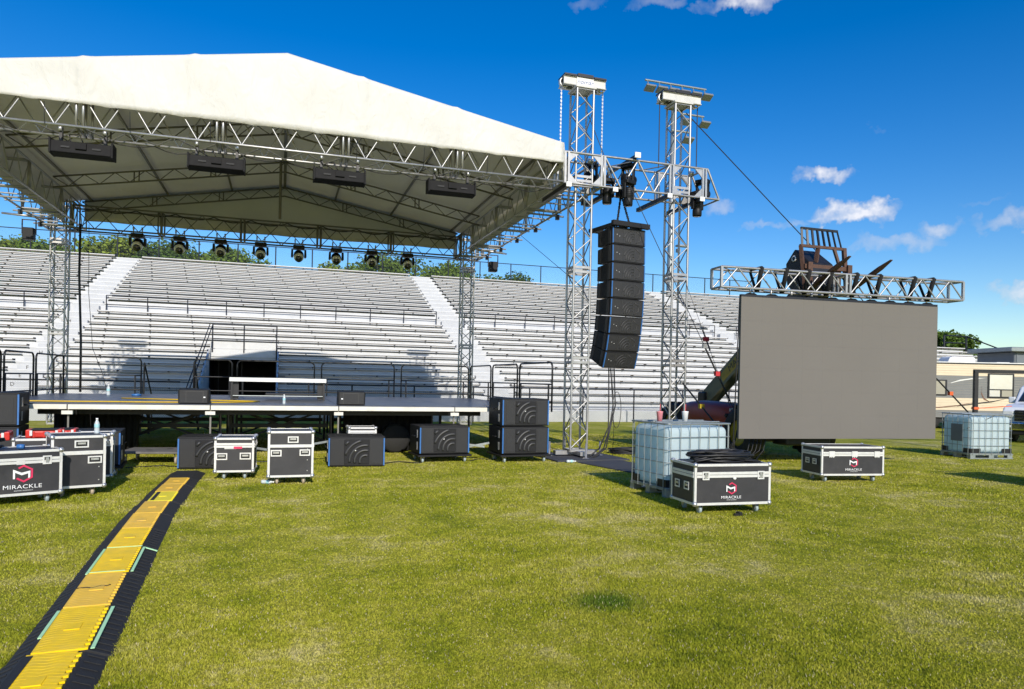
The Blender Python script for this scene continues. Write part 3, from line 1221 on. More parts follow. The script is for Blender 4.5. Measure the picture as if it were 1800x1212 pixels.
for nm, a, b in (('leftmost black guard rail along the rear edge of the stage', -5.95, -3.75), ('short black guard rail left of the bleacher portal, rear stage edge', -2.42, -1.35),
                 ('black guard rail in front of the dark bleacher portal, rear stage edge', -1.25, .98), ('black guard rail right of centre on the rear stage edge', 1.15, 3.4),
                 ('rightmost black guard rail on the rear edge, before the rear right tower', 3.58, 5.8)):
    guard_rail(nm, (a, 22.5, DZ), (b, 22.5, DZ))
for nm, y0, y1, x in (('side guard rail at the rear right corner of the stage', 19.95, 22.35, 5.8), ('middle side guard rail on the right of the stage', 17.5, 19.8, 5.8),
                      ('nearest side guard rail above the stacked subwoofers', 15.0, 17.35, 5.8), ('side guard rail at the rear left corner of the stage', 20.0, 22.35, -5.65),
                      ('middle side guard rail on the left of the stage', 17.9, 19.85, -5.65), ('nearest side guard rail on the left, cut by the picture edge', 15.7, 17.75, -5.65)):
    guard_rail(nm, (x, y0, DZ), (x, y1, DZ))

# riser on the deck
RS = thing('drum_riser', 'empty riser frame with white edged top standing on the stage', 'riser', (-.05, 18.6, DZ))
b = MB()
b.span(-1.08, 1.08, -.6, .6, .46, .505)
b.build('top', M['deck'], RS)
spanc('edge_trim', M['white_paint'], RS, -1.1, 1.1, -.63, -.602, .44, .53)
for sx in (-1, 1):
    for sy in (-.55, .55):
        bar('leg', M['black'], RS, (sx * 1.05, sy, 0), (sx * 1.05, sy, .46), .05, .05)
    spanc('leg_plate', M['black'], RS, sx * .98 - .08, sx * .98 + .08, -.5, -.47, .02, .42)
spanc('shelf', M['black'], RS, -.3, 1.0, -.3, .3, .12, .16)
rod('tie_bar', M['galv'], RS, (-1.05, -.56, .1), (1.05, -.56, .1), .015)


def monitor(label, x, y, w, flip):
    t = thing('stage_monitor', label, 'monitor speaker', (x, y, DZ), 0, 'monitor speakers at the stage edge')
    b = MB()
    b.prism([(-.2, 0), (-.2, .1), (.0, .3), (.2, .3), (.2, 0)], -w / 2, w / 2, 'YZ')
    b.prism([(-.2, 0), (-.19, .28), (.16, .3), (.2, 0)], -w / 2, w / 2, 'YZ')
    b.v, b.f, b.s = [], [], []
    b.prism([(-.17, 0), (-.2, .28), (.1, .3), (.24, .02), (.24, 0)], -w / 2, w / 2, 'YZ')
    b.build('cabinet', M['spk'], t, .008, 1)
    sg = -1 if flip else 1
    for (a, c) in ((-w / 2 + .03, w / 2 - .03),):
        o = spanc('grille', M['grille'], t, a, c, -.205, -.196, .02, .27)
    spanc('grille_frame', M['grille_lt'], t, sg * .02 - .16, sg * .02 + .16, -.212, -.207, .035, .255)
    spanc('grille_panel', M['grille'], t, sg * .02 - .15, sg * .02 + .15, -.217, -.213, .045, .245)
    spanc('badge', M['logo_white'], t, sg * .2 - .018, sg * .2 + .018, -.222, -.206, .12, .145)


monitor('grey grilled floor monitor left of centre on the stage front edge', -1.63, 15.5, .56, False)
monitor('grey grilled floor monitor right of centre on the stage front edge', 1.42, 15.5, .56, True)

c_ = MB()
pts = [(-4.9, 15.75, DZ + .015)]
for k in range(30):
    pts.append((-4.8 + k * .1, 15.72 + .03 * math.sin(k * .5), DZ + .015))
pts += [(-1.2, 15.8, DZ + .015), (-.6, 16.4, DZ + .015), (-.45, 16.8, DZ + .015), (-.9, 16.95, DZ + .015), (-2.2, 17.4, DZ + .015), (-3.4, 18.0, DZ + .015)]
c_.path(pts, .014, 6)
tag(c_.build('yellow_cable', M['yellow_cable']), 'yellow power cable lying along the front of the stage deck', 'cable')


def water_bottle(label, x, y, z, h=.21, rot=None, group='water bottles left on set'):
    t = thing('water_bottle', label, 'bottle', (x, y, z), 0, group)
    r = h * .155
    b = MB()
    b.lathe([(0, 0), (r * .9, 0), (r, .02), (r, h * .3), (r * .93, h * .36), (r, h * .42), (r, h * .62), (r * .75, h * .76), (r * .42, h * .86), (r * .42, h * .9), (0, h * .9)], 12)
    b.build('body', M['pet'], t)
    b = MB()
    b.lathe([(0, h * .89), (r * .48, h * .89), (r * .48, h), (0, h)], 10)
    b.build('cap', M['white_paint'], t)
    b = MB()
    b.lathe([(r * 1.02, h * .4), (r * 1.03, h * .41), (r * 1.03, h * .6), (r * 1.02, h * .61)], 12)
    b.build('paper_band', M['skin_cyan'], t)
    if rot:
        t.rotation_euler = rot
    return t


water_bottle('small white bottle standing at the front middle of the stage', .07, 15.65, DZ, .2)
water_bottle('water bottle standing on the deck at rear left of the stage', -4.2, 20.6, DZ, .28)
bb = MB()
bb.lathe([(0, 0), (.11, 0), (.12, .05), (0, .06)], 10)
o = bb.build('blue_tape_roll', M['blue'], None, loc=(-3.5, 20.3, DZ))
tag(o, 'small blue roll lying on the deck beside the bottle', 'tape')

# ------------------------------------------------------------------ towers
TW = .40


def tower(label, x, y, H, w=TW, sections_=4, base='jack', m=None, head=True, lettering=False, chain=True, drop=6.8, dark=False):
    m = m or M['alu']
    t = thing('truss_tower', label, 'truss tower', (x, y, 0), 0, 'lattice towers of the stage rig')
    z0 = .16
    h = w / 2
    cs = [(-h, -h), (h, -h), (h, h), (-h, h)]
    for cx, cy in cs:
        rod('chord', m, t, (cx, cy, z0), (cx, cy, H), .027)
    bays = int((H - z0) / .74)
    for k in range(4):
        a, b2 = cs[k], cs[(k + 1) % 4]
        lattice(t, (*a, z0 + .05), (*a, H - .1), (*b2, z0 + .05), (*b2, H - .1), bays, .013, m, start=k % 2)
    for s in range(sections_ + 1):
        z = z0 + (H - z0) * s / sections_
        for dz in ((-.05, .05) if 0 < s < sections_ else (0,)):
            pl = MB()
            for k in range(4):
                a, b2 = cs[k], cs[(k + 1) % 4]
                c = ((a[0] + b2[0]) / 2, (a[1] + b2[1]) / 2, z + dz)
                pl.box(c, (w if k % 2 == 0 else .03, .03 if k % 2 == 0 else w, .055))
            pl.build('joint_frame', m, t)
    if base == 'jack':
        b = MB()
        b.box((0, 0, .11), (1.0, .16, .09)).box((0, 0, .115), (.16, 1.0, .088))
        b.build('base_cross', m, t)
        for q in ((-.62, 0), (.62, 0), (0, -.62), (0, .62)):
            b = MB()
            b.lathe([(0, 0), (.09, 0), (.09, .015), (.03, .03), (.022, .035), (.022, .34), (0, .34)], 10, (q[0], q[1], .018))
            b.build('screw_jack', m, t)
    if head:
        b = MB()
        for sy in (-.13, .13):
            b.box((0, sy, H + .15), (1.02, .04, .15))
            b.box((0, sy, H + .06), (1.04, .09, .02))
            b.box((0, sy, H + .236), (1.04, .09, .014))
        b.box((0, 0, H + .02), (w + .1, w + .1, .05))
        b.build('head_beam', M['head_paint'], t, .006, 1)
        for xx in (-.36, 0, .36):
            spanc('head_cap', M['black'], t, xx - (.15 if xx else .19), xx + (.15 if xx else .19), -.2, .2, H + .245, H + .285 + (.03 if xx == 0 else 0))
        for xx in (-.5, .5):
            b = MB()
            b.lathe([(.1, -.04), (.12, -.04), (.12, .04), (.1, .04), (.1, -.04)], 14, (xx * .9, 0, H + .14), 'Y')
            b.build('chain_wheel', M['steel'], t)
        if lettering:
            spanc('name_plate', M['white_paint'], t, -.2, .2, -.172, -.157, H + .03, H + .245)
            text_mesh('name_lettering', 'nomar', .15, M['plate_blue'], t, (0, -.175, H + .14), (R(90), 0, 0), .002, 1.0, .2)
        for xx in (-.51, .51):
            if chain:
                cb = MB()
                z = H + .1
                i = 0
                while z > drop:
                    if i % 2:
                        cb.box((xx, 0, z), (.034, .01, .05))
                    else:
                        cb.box((xx, 0, z), (.01, .034, .05))
                    z -= .042
                    i += 1
                cb.build('chain', M['steel'], t)
            else:
                rod('lift_cable', M['black'], t, (xx, 0, H + .1), (xx, 0, drop), .012)
    return t


tower('silver lattice tower at the front right corner of the stage roof', 6.4, 15.05, 8.32, lettering=True)
tower('silver lattice tower right of the hanging speaker column', 8.9, 15.05, 8.32, base='plain', chain=False)
tower('lattice tower at the rear left corner of the stage roof', -6.38, 24.6, 8.32, base='plain', sections_=3)
tower('lattice tower at the rear right corner of the stage roof', 6.2, 24.6, 8.32, base='plain', sections_=3)
bd = MB()
bd.box((0, 0, .018), (1.75, 1.6, .036))
o = bd.build('ground_board', M['matt_board'], None, .004, 1, loc=(6.4, 14.9, 0))
o.rotation_euler = (0, 0, R(4))
tag(o, 'dark board laid under the foot of the front right tower', 'board')
bd = MB()
bd.box((0, 0, .012), (1.1, 2.3, .024))
o = bd.build('ground_mat', M['matt_board'], None, .004, 1, loc=(6.75, 12.9, 0))
o.rotation_euler = (0, 0, R(12))
tag(o, 'grey flat mat on the grass left of the water tank', 'mat')

# ------------------------------------------------------------------ stage roof
RF = thing('stage_roof', 'white canvas gable roof on aluminium trusses above the stage', 'stage roof', (0, 14.4, 0))
ZB, ZE, ZR = 6.49, 6.92, 7.95
XE = 5.78


def roofz(x):
    return ZR - (ZR - ZE) * abs(x) / XE


cv = MB()
nx = 120
rws = []
rr = random.Random(4)
for j in range(13):
    row = []
    for i in range(nx + 1):
        x = -XE + 2 * XE * i / nx
        zt = roofz(x)
        f = j / 12
        z = ZB + (zt - ZB) * f
        wr = .012 * math.sin(x * 3.1 + z * 2.0) * math.sin(math.pi * f)
        for kx in (-3.45, 3.38, -1.65, 1.45):
            wr += -.05 * math.exp(-((x - kx) / .07) ** 2) * (.3 + .7 * f)
            wr += .035 * math.sin((x - kx) * 26 + z * 9) * math.exp(-((x - kx) / .45) ** 2) * (1 - f) * f * 3
        row.append((x, .13 + wr, z - .02 * math.exp(-((x % 1.22 - .61) / .1) ** 2) * (j == 0)))
    rws.append(row)
cv.grid(rws)
# slopes, with a slight sag between the rafters
ys = [0.13 + 10.17 * k / 30 for k in range(31)]
rws = []
for y in ys:
    row = []
    for i in range(nx + 1):
        x = -XE + 2 * XE * i / nx
        sag = -.035 * abs(math.sin(math.pi * y / 3.4)) * min(1, (XE - abs(x)) * 2)
        bump_ = .03 * max(math.exp(-((x - kx) / .12) ** 2) for kx in (-3.45, 3.38, -1.6, 1.6))
        row.append((x, y, roofz(x) + sag * .8 + bump_ * (.2 < y < 10.2)))
    rws.append(row)
cv.grid(rws)
for sx in (-1, 1):
    cv.grid([[(sx * XE, y, ZE), (sx * (XE + .52), y, ZE - .1), (sx * (XE + .54), y, ZE - .3), (sx * (XE + .5), y, 6.18)] for y in ys if y > 1.0])
    cv.grid([[(sx * XE, y, ZE), (sx * (XE + .03), y, ZE - .3), (sx * (XE + .01), y, 6.4)] for y in ys if y < 1.3])
rws = []
for j in range(7):
    row = []
    for i in range(nx + 1):
        x = -XE + 2 * XE * i / nx
        f = j / 6
        row.append((x, 10.3 + .05 * math.sin(x * 4) * (1 - f), 6.3 + (roofz(x) - 6.3) * f))
    rws.append(row)
cv.grid(rws)
cv.build('canopy', M['canvas'], RF, solid=.008)
# eyelet straps along the front hem
for i in range(9):
    x = -5.4 + i * 1.35
    rod('hem_tie', M['black'], RF, (x, .09, 6.44), (x, .15, 6.06), .006)

fy = .52      # centre line of the front truss, from the canvas
truss_part('front_truss', RF, (-5.85, fy, 6.42), (5.8, fy, 6.42), .66, .66, 15, 'LBR', .026, .014, joints=5)
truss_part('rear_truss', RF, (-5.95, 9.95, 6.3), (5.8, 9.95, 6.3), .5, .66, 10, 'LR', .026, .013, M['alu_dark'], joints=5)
for sx in (-1, 1):
    p, C = truss_part('side_truss', RF, (sx * 6.3, .2, 6.42), (sx * 6.3, 10.8, 6.42), .92, .66, 12, 'LR', .028, .013, joints=4)
    for k in range(13):
        y = .4 + k * .84
        rod('rung', M['alu'], p, (sx * 5.85, y, 6.09), (sx * 6.85, y, 6.09), .02)
        if k % 2:
            cube('tie_knob', M['black'], p, (sx * 6.78, y + .1, 5.99), (.09, .09, .13))
            rod('cross_bar', M['alu'], p, (sx * 5.9, y, 6.0), (sx * 6.95, y + .1, 6.02), .025)
for y in (.5, 3.8, 7.2, 10.1):           # gable rafters
    rp = MB()
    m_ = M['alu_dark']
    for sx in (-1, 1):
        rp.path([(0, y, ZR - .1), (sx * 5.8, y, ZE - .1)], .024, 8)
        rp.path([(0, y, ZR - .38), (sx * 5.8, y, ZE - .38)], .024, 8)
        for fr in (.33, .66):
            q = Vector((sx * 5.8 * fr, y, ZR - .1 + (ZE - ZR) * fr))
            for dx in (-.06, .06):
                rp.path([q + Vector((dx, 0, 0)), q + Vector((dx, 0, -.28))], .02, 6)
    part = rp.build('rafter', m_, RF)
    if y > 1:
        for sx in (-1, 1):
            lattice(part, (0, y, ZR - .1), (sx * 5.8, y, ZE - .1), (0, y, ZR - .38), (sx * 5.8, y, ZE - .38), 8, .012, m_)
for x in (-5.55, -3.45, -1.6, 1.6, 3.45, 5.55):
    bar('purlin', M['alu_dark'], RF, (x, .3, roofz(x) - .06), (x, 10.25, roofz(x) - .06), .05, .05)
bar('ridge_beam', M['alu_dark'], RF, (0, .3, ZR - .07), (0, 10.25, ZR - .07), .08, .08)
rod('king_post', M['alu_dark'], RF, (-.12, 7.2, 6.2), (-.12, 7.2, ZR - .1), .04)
cb = MB()
for k in range(10):
    x0 = -5.4 + k * 1.1
    cb.path([(x0 + 1.1 * t, 9.9, 6.64 - .12 * math.sin(math.pi * t)) for t in (0, .15, .3, .5, .7, .85, 1)], .016, 5)
cb.build('cable_swag', M['cable'], RF)
cb = MB()
for k in range(14):
    x0 = -5.6 + k * .8
    cb.path([(x0 + .8 * t, .84, 6.07 - .05 * math.sin(math.pi * t) * (1 + k % 3)) for t in (0, .25, .5, .75, 1)], .01, 5)
cb.build('cable_swag', M['cable'], RF)
# corner sleeves hung on the towers
for (x, y) in ((-6.38, 10.2), (6.25, 10.2)):
    b = MB()
    for cx in (-.42, .42):
        for cy in (-.36, .36):
            b.path([(x + cx, y + cy, 6.02), (x + cx, y + cy, 6.75)], .03, 6)
    for z in (6.02, 6.75):
        for s in (-1, 1):
            b.path([(x - .42, y + s * .36, z), (x + .42, y + s * .36, z)], .028, 6)
            b.path([(x + s * .42, y - .36, z), (x + s * .42, y + .36, z)], .028, 6)
    for k in range(5):
        b.path([(x - .36 + k * .18, y - .36, 6.02), (x - .36 + k * .18, y - .36, 6.75)], .02, 6)
    b.build('corner_sleeve', M['alu'], RF)
cb = MB()
cb.path([(-5.62, 9.2, 6.0), (-5.6, 9.1, 4.5), (-5.5, 9.0, 2.6), (-5.42, 8.7, 1.14)], .035, 6)
cb.path([(-5.4, 9.2, 6.0), (-5.35, 9.1, 4.0), (-5.2, 9.0, 2.4), (-4.9, 8.8, 1.7), (-4.8, 8.8, 1.3)], .008, 5)
tag(cb.build('cable_bundle', M['cable'], None, loc=(0, 14.4, 0)), 'thick black cable bundle hanging from the roof beside the rear left tower', 'cable')

# ------------------------------------------------------------------ wing truss between the two right towers
WG = thing('wing_truss', 'silver truss cantilevered right from the roof, carrying the speaker column', 'truss', (5.82, 14.6, 6.08))
W, HH, DP = 3.72, .68, .66
for y in (0, DP):
    rod('chord', M['alu'], WG, (0, y, 0), (W + .22, y, 0), .026)
    rod('chord', M['alu'], WG, (0, y, HH), (W - .1, y, HH), .026)
    for x0 in (0.02, 2.62):
        for x in (x0, x0 + .08, x0 + .87, x0 + .95):
            bar('block_upright', M['alu'], WG, (x, y, 0), (x, y, HH), .045, .05)
        g_ = MB()
        for (ax, sx) in ((x0 + .1, 1), (x0 + .85, -1)):
            g_.prism([(ax, .02), (ax + sx * .2, .02), (ax, .22)], y - .012, y + .012)
            g_.prism([(ax, HH - .02), (ax + sx * .2, HH - .02), (ax, HH - .22)], y - .012, y + .012)
        g_.build('gusset', M['alu'], WG)
    lattice(WG, (.97, y, HH), (2.62, y, HH), (.97, y, 0), (2.62, y, 0), 2, .02, M['alu'])
    rod('brace', M['alu'], WG, (W - .1, y, HH), (W + .22, y, 0), .024)
for x in (0.02, .95, 1.8, 2.62, 3.57):
    for z in (0, HH):
        rod('rung', M['alu'], WG, (x, 0, z), (x, DP, z), .022)
rod('rung', M['alu'], WG, (W + .22, 0, 0), (W + .22, DP, 0), .022)
lattice(WG, (.97, 0, HH), (2.62, 0, HH), (.97, DP, HH), (2.62, DP, HH), 2, .014, M['alu'])
for x in (.06, 1.18, 2.55, 3.4):
    bar('outrigger', M['black'], WG, (x, -.12, -.07), (x, DP + .75, -.07), .09, .09)
    spanc('outrigger_cap', M['white_paint'], WG, x - .06, x + .06, -.15, -.122, -.12, -.02)
bar('outrigger', M['black'], WG, (1.72, -.1, HH + .07), (1.72, DP + .75, HH + .07), .07, .07)
spanc('outrigger_cap', M['white_paint'], WG, 1.65, 1.79, -.14, -.102, HH + .02, HH + .14)
for x in (1.4, 1.95):
    rod('pipe', M['alu'], WG, (x - .2, .4, HH - .1), (x + .25, 1.1, HH - .1), .025)
for x in (.2, .7, 2.8, 3.3):
    b = MB()
    b.lathe([(.0, -.05), (.055, -.05), (.055, .05), (0, .05)], 10, (x, .2, HH - .08), 'X')
    b.build('guide_wheel', M['steel'], WG)


def spot(label, x, y, z, tilt, pan, L=.42, r=.11, yoke=True):
    t = thing('spotlight', label, 'stage light', (x, y, z), pan, 'black spotlights on the wing truss')
    b = MB()
    b.box((0, 0, .0), (.3, .22, .09))
    b.box((0, 0, .08), (.06, .06, .12))
    b.build('base', M['sole'], t, .012, 1)
    b = MB()
    for s in (-1, 1):
        b.box((s * (r + .035), 0, -.2), (.035, .09, .34))
    b.box((0, 0, -.055), (2 * r + .1, .1, .03))
    b.build('yoke', M['sole'], t, .008, 1)
    b = MB()
    b.lathe([(0, -L * .45), (r * .75, -L * .45), (r, -L * .36), (r, L * .1), (r * .9, L * .14), (r * .98, L * .2), (r * .98, L * .5), (r * .86, L * .55), (r * .8, L * .53), (0, L * .53)], 16, (0, 0, 0), 'Y')
    for k in range(4):
        b.lathe([(r * 1.0, -L * .3 + k * .04), (r * 1.05, -L * .29 + k * .04), (r * 1.05, -L * .27 + k * .04), (r * 1.0, -L * .26 + k * .04)], 14, (0, 0, 0), 'Y')
    h = b.build('head', M['sole'], t, loc=(0, 0, -.3))
    h.rotation_euler = (R(tilt), 0, 0)
    b = MB()
    b.lathe([(0, L * .535), (r * .7, L * .535), (r * .7, L * .55), (0, L * .552)], 14, (0, 0, 0), 'Y')
    l_ = b.build('lens', M['dark_glass'], h)
    return t


spot('black spotlight hanging straight down left of the speaker chains', 6.98, 14.85, 6.3, -90, 0)
spot('black spotlight hanging straight down directly above the speaker column', 7.36, 14.55, 6.22, -88, .4)
spot('black spotlight hanging straight down at the far right of the wing truss', 9.27, 14.75, 6.2, -90, .2)
spot('black spotlight tilted sideways inside the truss at the front right tower', 6.72, 15.2, 6.72, -12, R(-50))
spot('black spotlight tilted sideways in the middle of the wing truss', 7.55, 14.95, 6.72, 4, R(-60))
spot('black spotlight tilted sideways at the right end of the wing truss', 9.5, 14.9, 6.55, 12, R(-60))


def moving_head(label, x):
    t = thing('moving_head_light', label, 'stage light', (x, 24.35, 6.0), 0, 'moving lights under the rear truss')
    b = MB()
    b.box((0, 0, -.1), (.36, .3, .12))
    b.build('base', M['sole'], t, .02, 2)
    b = MB()
    for s in (-.12, .12):
        b.path([(s, 0, -.03), (s, .0, .1)], .018, 6)
        b.lathe([(.03, -.02), (.05, -.02), (.05, .02), (.03, .02)], 8, (s, 0, .12), 'X')
    b.build('clamp', M['steel'], t)
    b = MB()
    for s in (-1, 1):
        b = MB()
        b.prism([(s * .175, -.16), (s * .235, -.17), (s * .245, -.4), (s * .2, -.44), (s * .17, -.4)], -.07, .07)
        b.build('yoke_arm', M['sole'], t)
    b = MB()
    b.lathe([(0, -.2), (.11, -.19), (.155, -.12), (.165, 0), (.15, .12), (.12, .16), (0, .17)], 16, (0, 0, 0), 'Y')
    h = b.build('head', M['sole'], t, loc=(0, 0, -.36))
    h.rotation_euler = (R(34), 0, 0)
    b = MB()
    b.lathe([(0.1, -.205), (.135, -.2), (.15, -.16), (.158, -.13)], 16, (0, 0, 0), 'Y')
    b.build('head_rim', M['lens'], h)
    b = MB()
    b.lathe([(0, -.222), (.105, -.218), (.11, -.2)], 16, (0, 0, -.03), 'Y')  # lens set low so the pale rim imitates a sunlit crescent
    b.build('lens', M['dark_glass'], h)


for i, x in enumerate((-4.25, -3.07, -1.89, -.7, .47, 1.66, 2.82, 4.02)):
    side = ORD[i]
    moving_head('%s black moving head light from the left under the rear truss' % side, x)


def strip_light(label, x):
    t = thing('strobe_light', label, 'stage light', (x, 14.95, 5.76), 0, 'bar lights under the front truss')
    b = MB()
    b.box((0, 0, 0), (.98, .3, .22))
    o = b.build('housing', M['deep'], t, .015, 2)
    o.rotation_euler = (R(-4), 0, R(0))
    for s in (-1, 1):
        cube('end_plate', M['deep'], t, (s * .5, 0, .02), (.03, .32, .27))
        b = MB()
        b.box((s * .36, .02, .24), (.05, .08, .32))
        b.build('bracket', M['black'], t)
        b = MB()
        b.lathe([(.032, -.03), (.06, -.03), (.06, .03), (.032, .03)], 10, (s * .36, -.02, .36), 'X')
        b.build('clamp', M['steel'], t)
        spanc('vent', M['grille'], t, s * .25 - .07, s * .25 + .07, -.168, -.158, -.01, .02)
    spanc('control_box', M['deep'], t, -.09, .09, -.19, -.15, -.02, .09)
    b = MB()
    b.path([(-.2, 0, .12), (-.25, .1, .3), (-.1, .15, .34), (.0, .1, .12)], .012, 5)
    b.build('lead', M['cable'], t)


for i, x in enumerate((-3.54, -1.26, 1.05, 3.37)):
    strip_light('%s black bar light from the left under the front truss' % ORD[i], x)

# flood at the rear left roof corner
for (lab, x, y) in (('small black flood lamp under the rear left roof corner', -6.9, 23.6), ('small black flood lamp under the rear right roof corner', 6.85, 23.6)):
    t = thing('flood_lamp', lab, 'stage light', (x, y, 5.6), 0, 'flood lamps under the rear roof corners')
    b = MB()
    b.box((0, 0, 0), (.28, .24, .34))
    b.build('housing', M['sole'], t, .02, 2)
    b = MB()
    b.box((-.17, 0, .2), (.02, .06, .4)).box((.17, 0, .2), (.02, .06, .4)).box((0, 0, .4), (.36, .06, .02))
    b.build('yoke', M['black'], t)
    fr = MB()
    for a, c in (((-.6, -.2, .5), (.1, -.5, .42)), ((.1, -.5, .42), (.5, .1, .5)), ((-.6, -.2, .5), (.5, .1, .5))):
        fr.path([a, c], .03, 6)
    fr.build('bracket_arm', M['alu'], t)

# ------------------------------------------------------------------ loudspeakers


def wave_louvers(parent, cx, cz, s, y, n=5, r0=.16, m=None, tube=.016):
    """Concentric curved louvres inside a square of half size s, centred low on the right."""
    for k in range(n):
        rad = s * (.5 + .44 * k)
        pts = []
        for i in range(25):
            a = math.pi / 2 - .35 + (math.pi / 2 + .7) * i / 24
            x, z = s * .75 + rad * math.cos(a), -s * .8 + rad * math.sin(a)
            if -s <= x <= s and -s <= z <= s:
                pts.append((cx + x, y, cz + z))
        if len(pts) > 2:
            b = MB()
            b.path(pts, tube, 6)
            b.build('louver', m or M['grille_lt'], parent)


SUBW, SUBH, SUBD = 1.06, .58, .8


def subwoofer(label, x, y, z=0.0, rz=0.0, group='black subwoofers in front of the stage'):
    t = thing('subwoofer', label, 'subwoofer', (x, y, z), rz, group)
    w, h, d = SUBW, SUBH, SUBD
    b = MB()
    b.span(-w / 2, w / 2, 0, d, 0.012, h)
    b.build('cabinet', M['spk'], t, .012, 2)
    b = MB()
    b.span(-w / 2 + .035, w / 2 - .035, -.014, .004, .035, h - .03)
    b.build('grille', M['grille'], t, .006, 1)
    for s in (-1, 1):
        spanc('side_trim', M['blue'], t, s * (w / 2 - .018) - .013, s * (w / 2 - .018) + .013, -.02, .0, .03, h - .03)
        spanc('bass_panel', M['grille'], t, s * .35 - .09, s * .35 + .09, -.02, -.0145, .07, h - .08)
        b = MB()
        b.box((s * (w / 2 + .004), .18, h * .72), (.01, .06, .16)).box((s * (w / 2 + .004), .18, h * .3), (.01, .06, .16))
        b.build('rigging_plate', M['steel'], t)
        b = MB()
        b.path([(s * (w / 2 + .01), .3, h * .62), (s * (w / 2 + .04), .34, h * .62), (s * (w / 2 + .04), .46, h * .62), (s * (w / 2 + .01), .5, h * .62)], .011, 6)
        b.build('handle', M['black'], t)
    b = MB()
    b.span(-.235, .235, -.026, -.0145, h / 2 - .235, h / 2 + .235)
    b.build('horn_frame', M['spk'], t, .006, 1)
    wave_louvers(t, 0, h / 2, .215, -.03, tube=.026)
    b = MB()
    b.lathe([(0, -.05), (.014, -.05), (.014, -.03)], 10, (-.03, 0, h / 2 + .03), 'Y')
    b.build('badge', M['logo_white'], t)
    return t


def dolly(label, x, y, rz=0.0, w=1.14, d=.84):
    t = thing('speaker_dolly', label, 'dolly', (x, y, 0), rz, 'wheeled boards under subwoofers')
    b = MB()
    b.span(-w / 2, w / 2, -.02, d, .125, .165)
    b.build('board', M['spk'], t, .006, 1)
    for sx in (-1, 1):
        for yy in (.1, d - .12):
            caster(t, sx * (w / 2 - .12), yy, .125, M['caster_blue'])
    return t


def caster(parent, x, y, top, wm, r=.05):
    b = MB()
    b.box((x, y, top - .006), (.1, .085, .012))
    for s in (-1, 1):
        b.prism([(y - .04, top - .012), (y + .04, top - .012), (y + .02, r * .7), (y - .02, r * .7)], x + s * .028 - .003, x + s * .028 + .003, 'YZ')
    c = b.build('caster', M['steel'], parent)
    b = MB()
    b.lathe([(0, -.02), (r * .5, -.02), (r * .92, -.018), (r, -.01), (r, .01), (r * .92, .018), (r * .5, .02), (0, .02)], 14, (x, y, r), 'X')
    b.build('wheel', wm, c)
    return c


subwoofer('black subwoofer on the grass at the end of the yellow cable ramp', -1.2, 13.9, 0, R(-1.5))
subwoofer('black subwoofer flat on the grass, right of the two small road cases', 1.4, 13.86, 0, R(-1.5))
dolly('wheeled board under the single raised subwoofer', 3.22, 14.32, R(4))
subwoofer('single black subwoofer raised on a wheeled board', 3.21, 14.34, .168, R(4))
dolly('wheeled board under the two stacked subwoofers', 4.9, 14.12, R(4))
subwoofer('lower of the two stacked subwoofers beside the front right tower', 4.89, 14.14, .168, R(4))
subwoofer('upper of the two stacked subwoofers beside the front right tower', 4.885, 14.145, .168 + .585, R(4))
subwoofer('lower black subwoofer behind the tall road case at left', -3.02, 13.15, .16, R(6))
dolly('wheeled board under the subwoofer behind the left road cases', -3.02, 13.13, R(6))
subwoofer('lower subwoofer of the stack at the far left picture edge', -4.78, 14.2, .16, R(6))
subwoofer('upper subwoofer of the stack at the far left picture edge', -4.78, 14.2, .16 + .585, R(6))
dolly('wheeled board under the subwoofer stack at the left picture edge', -4.78, 14.18, R(6))

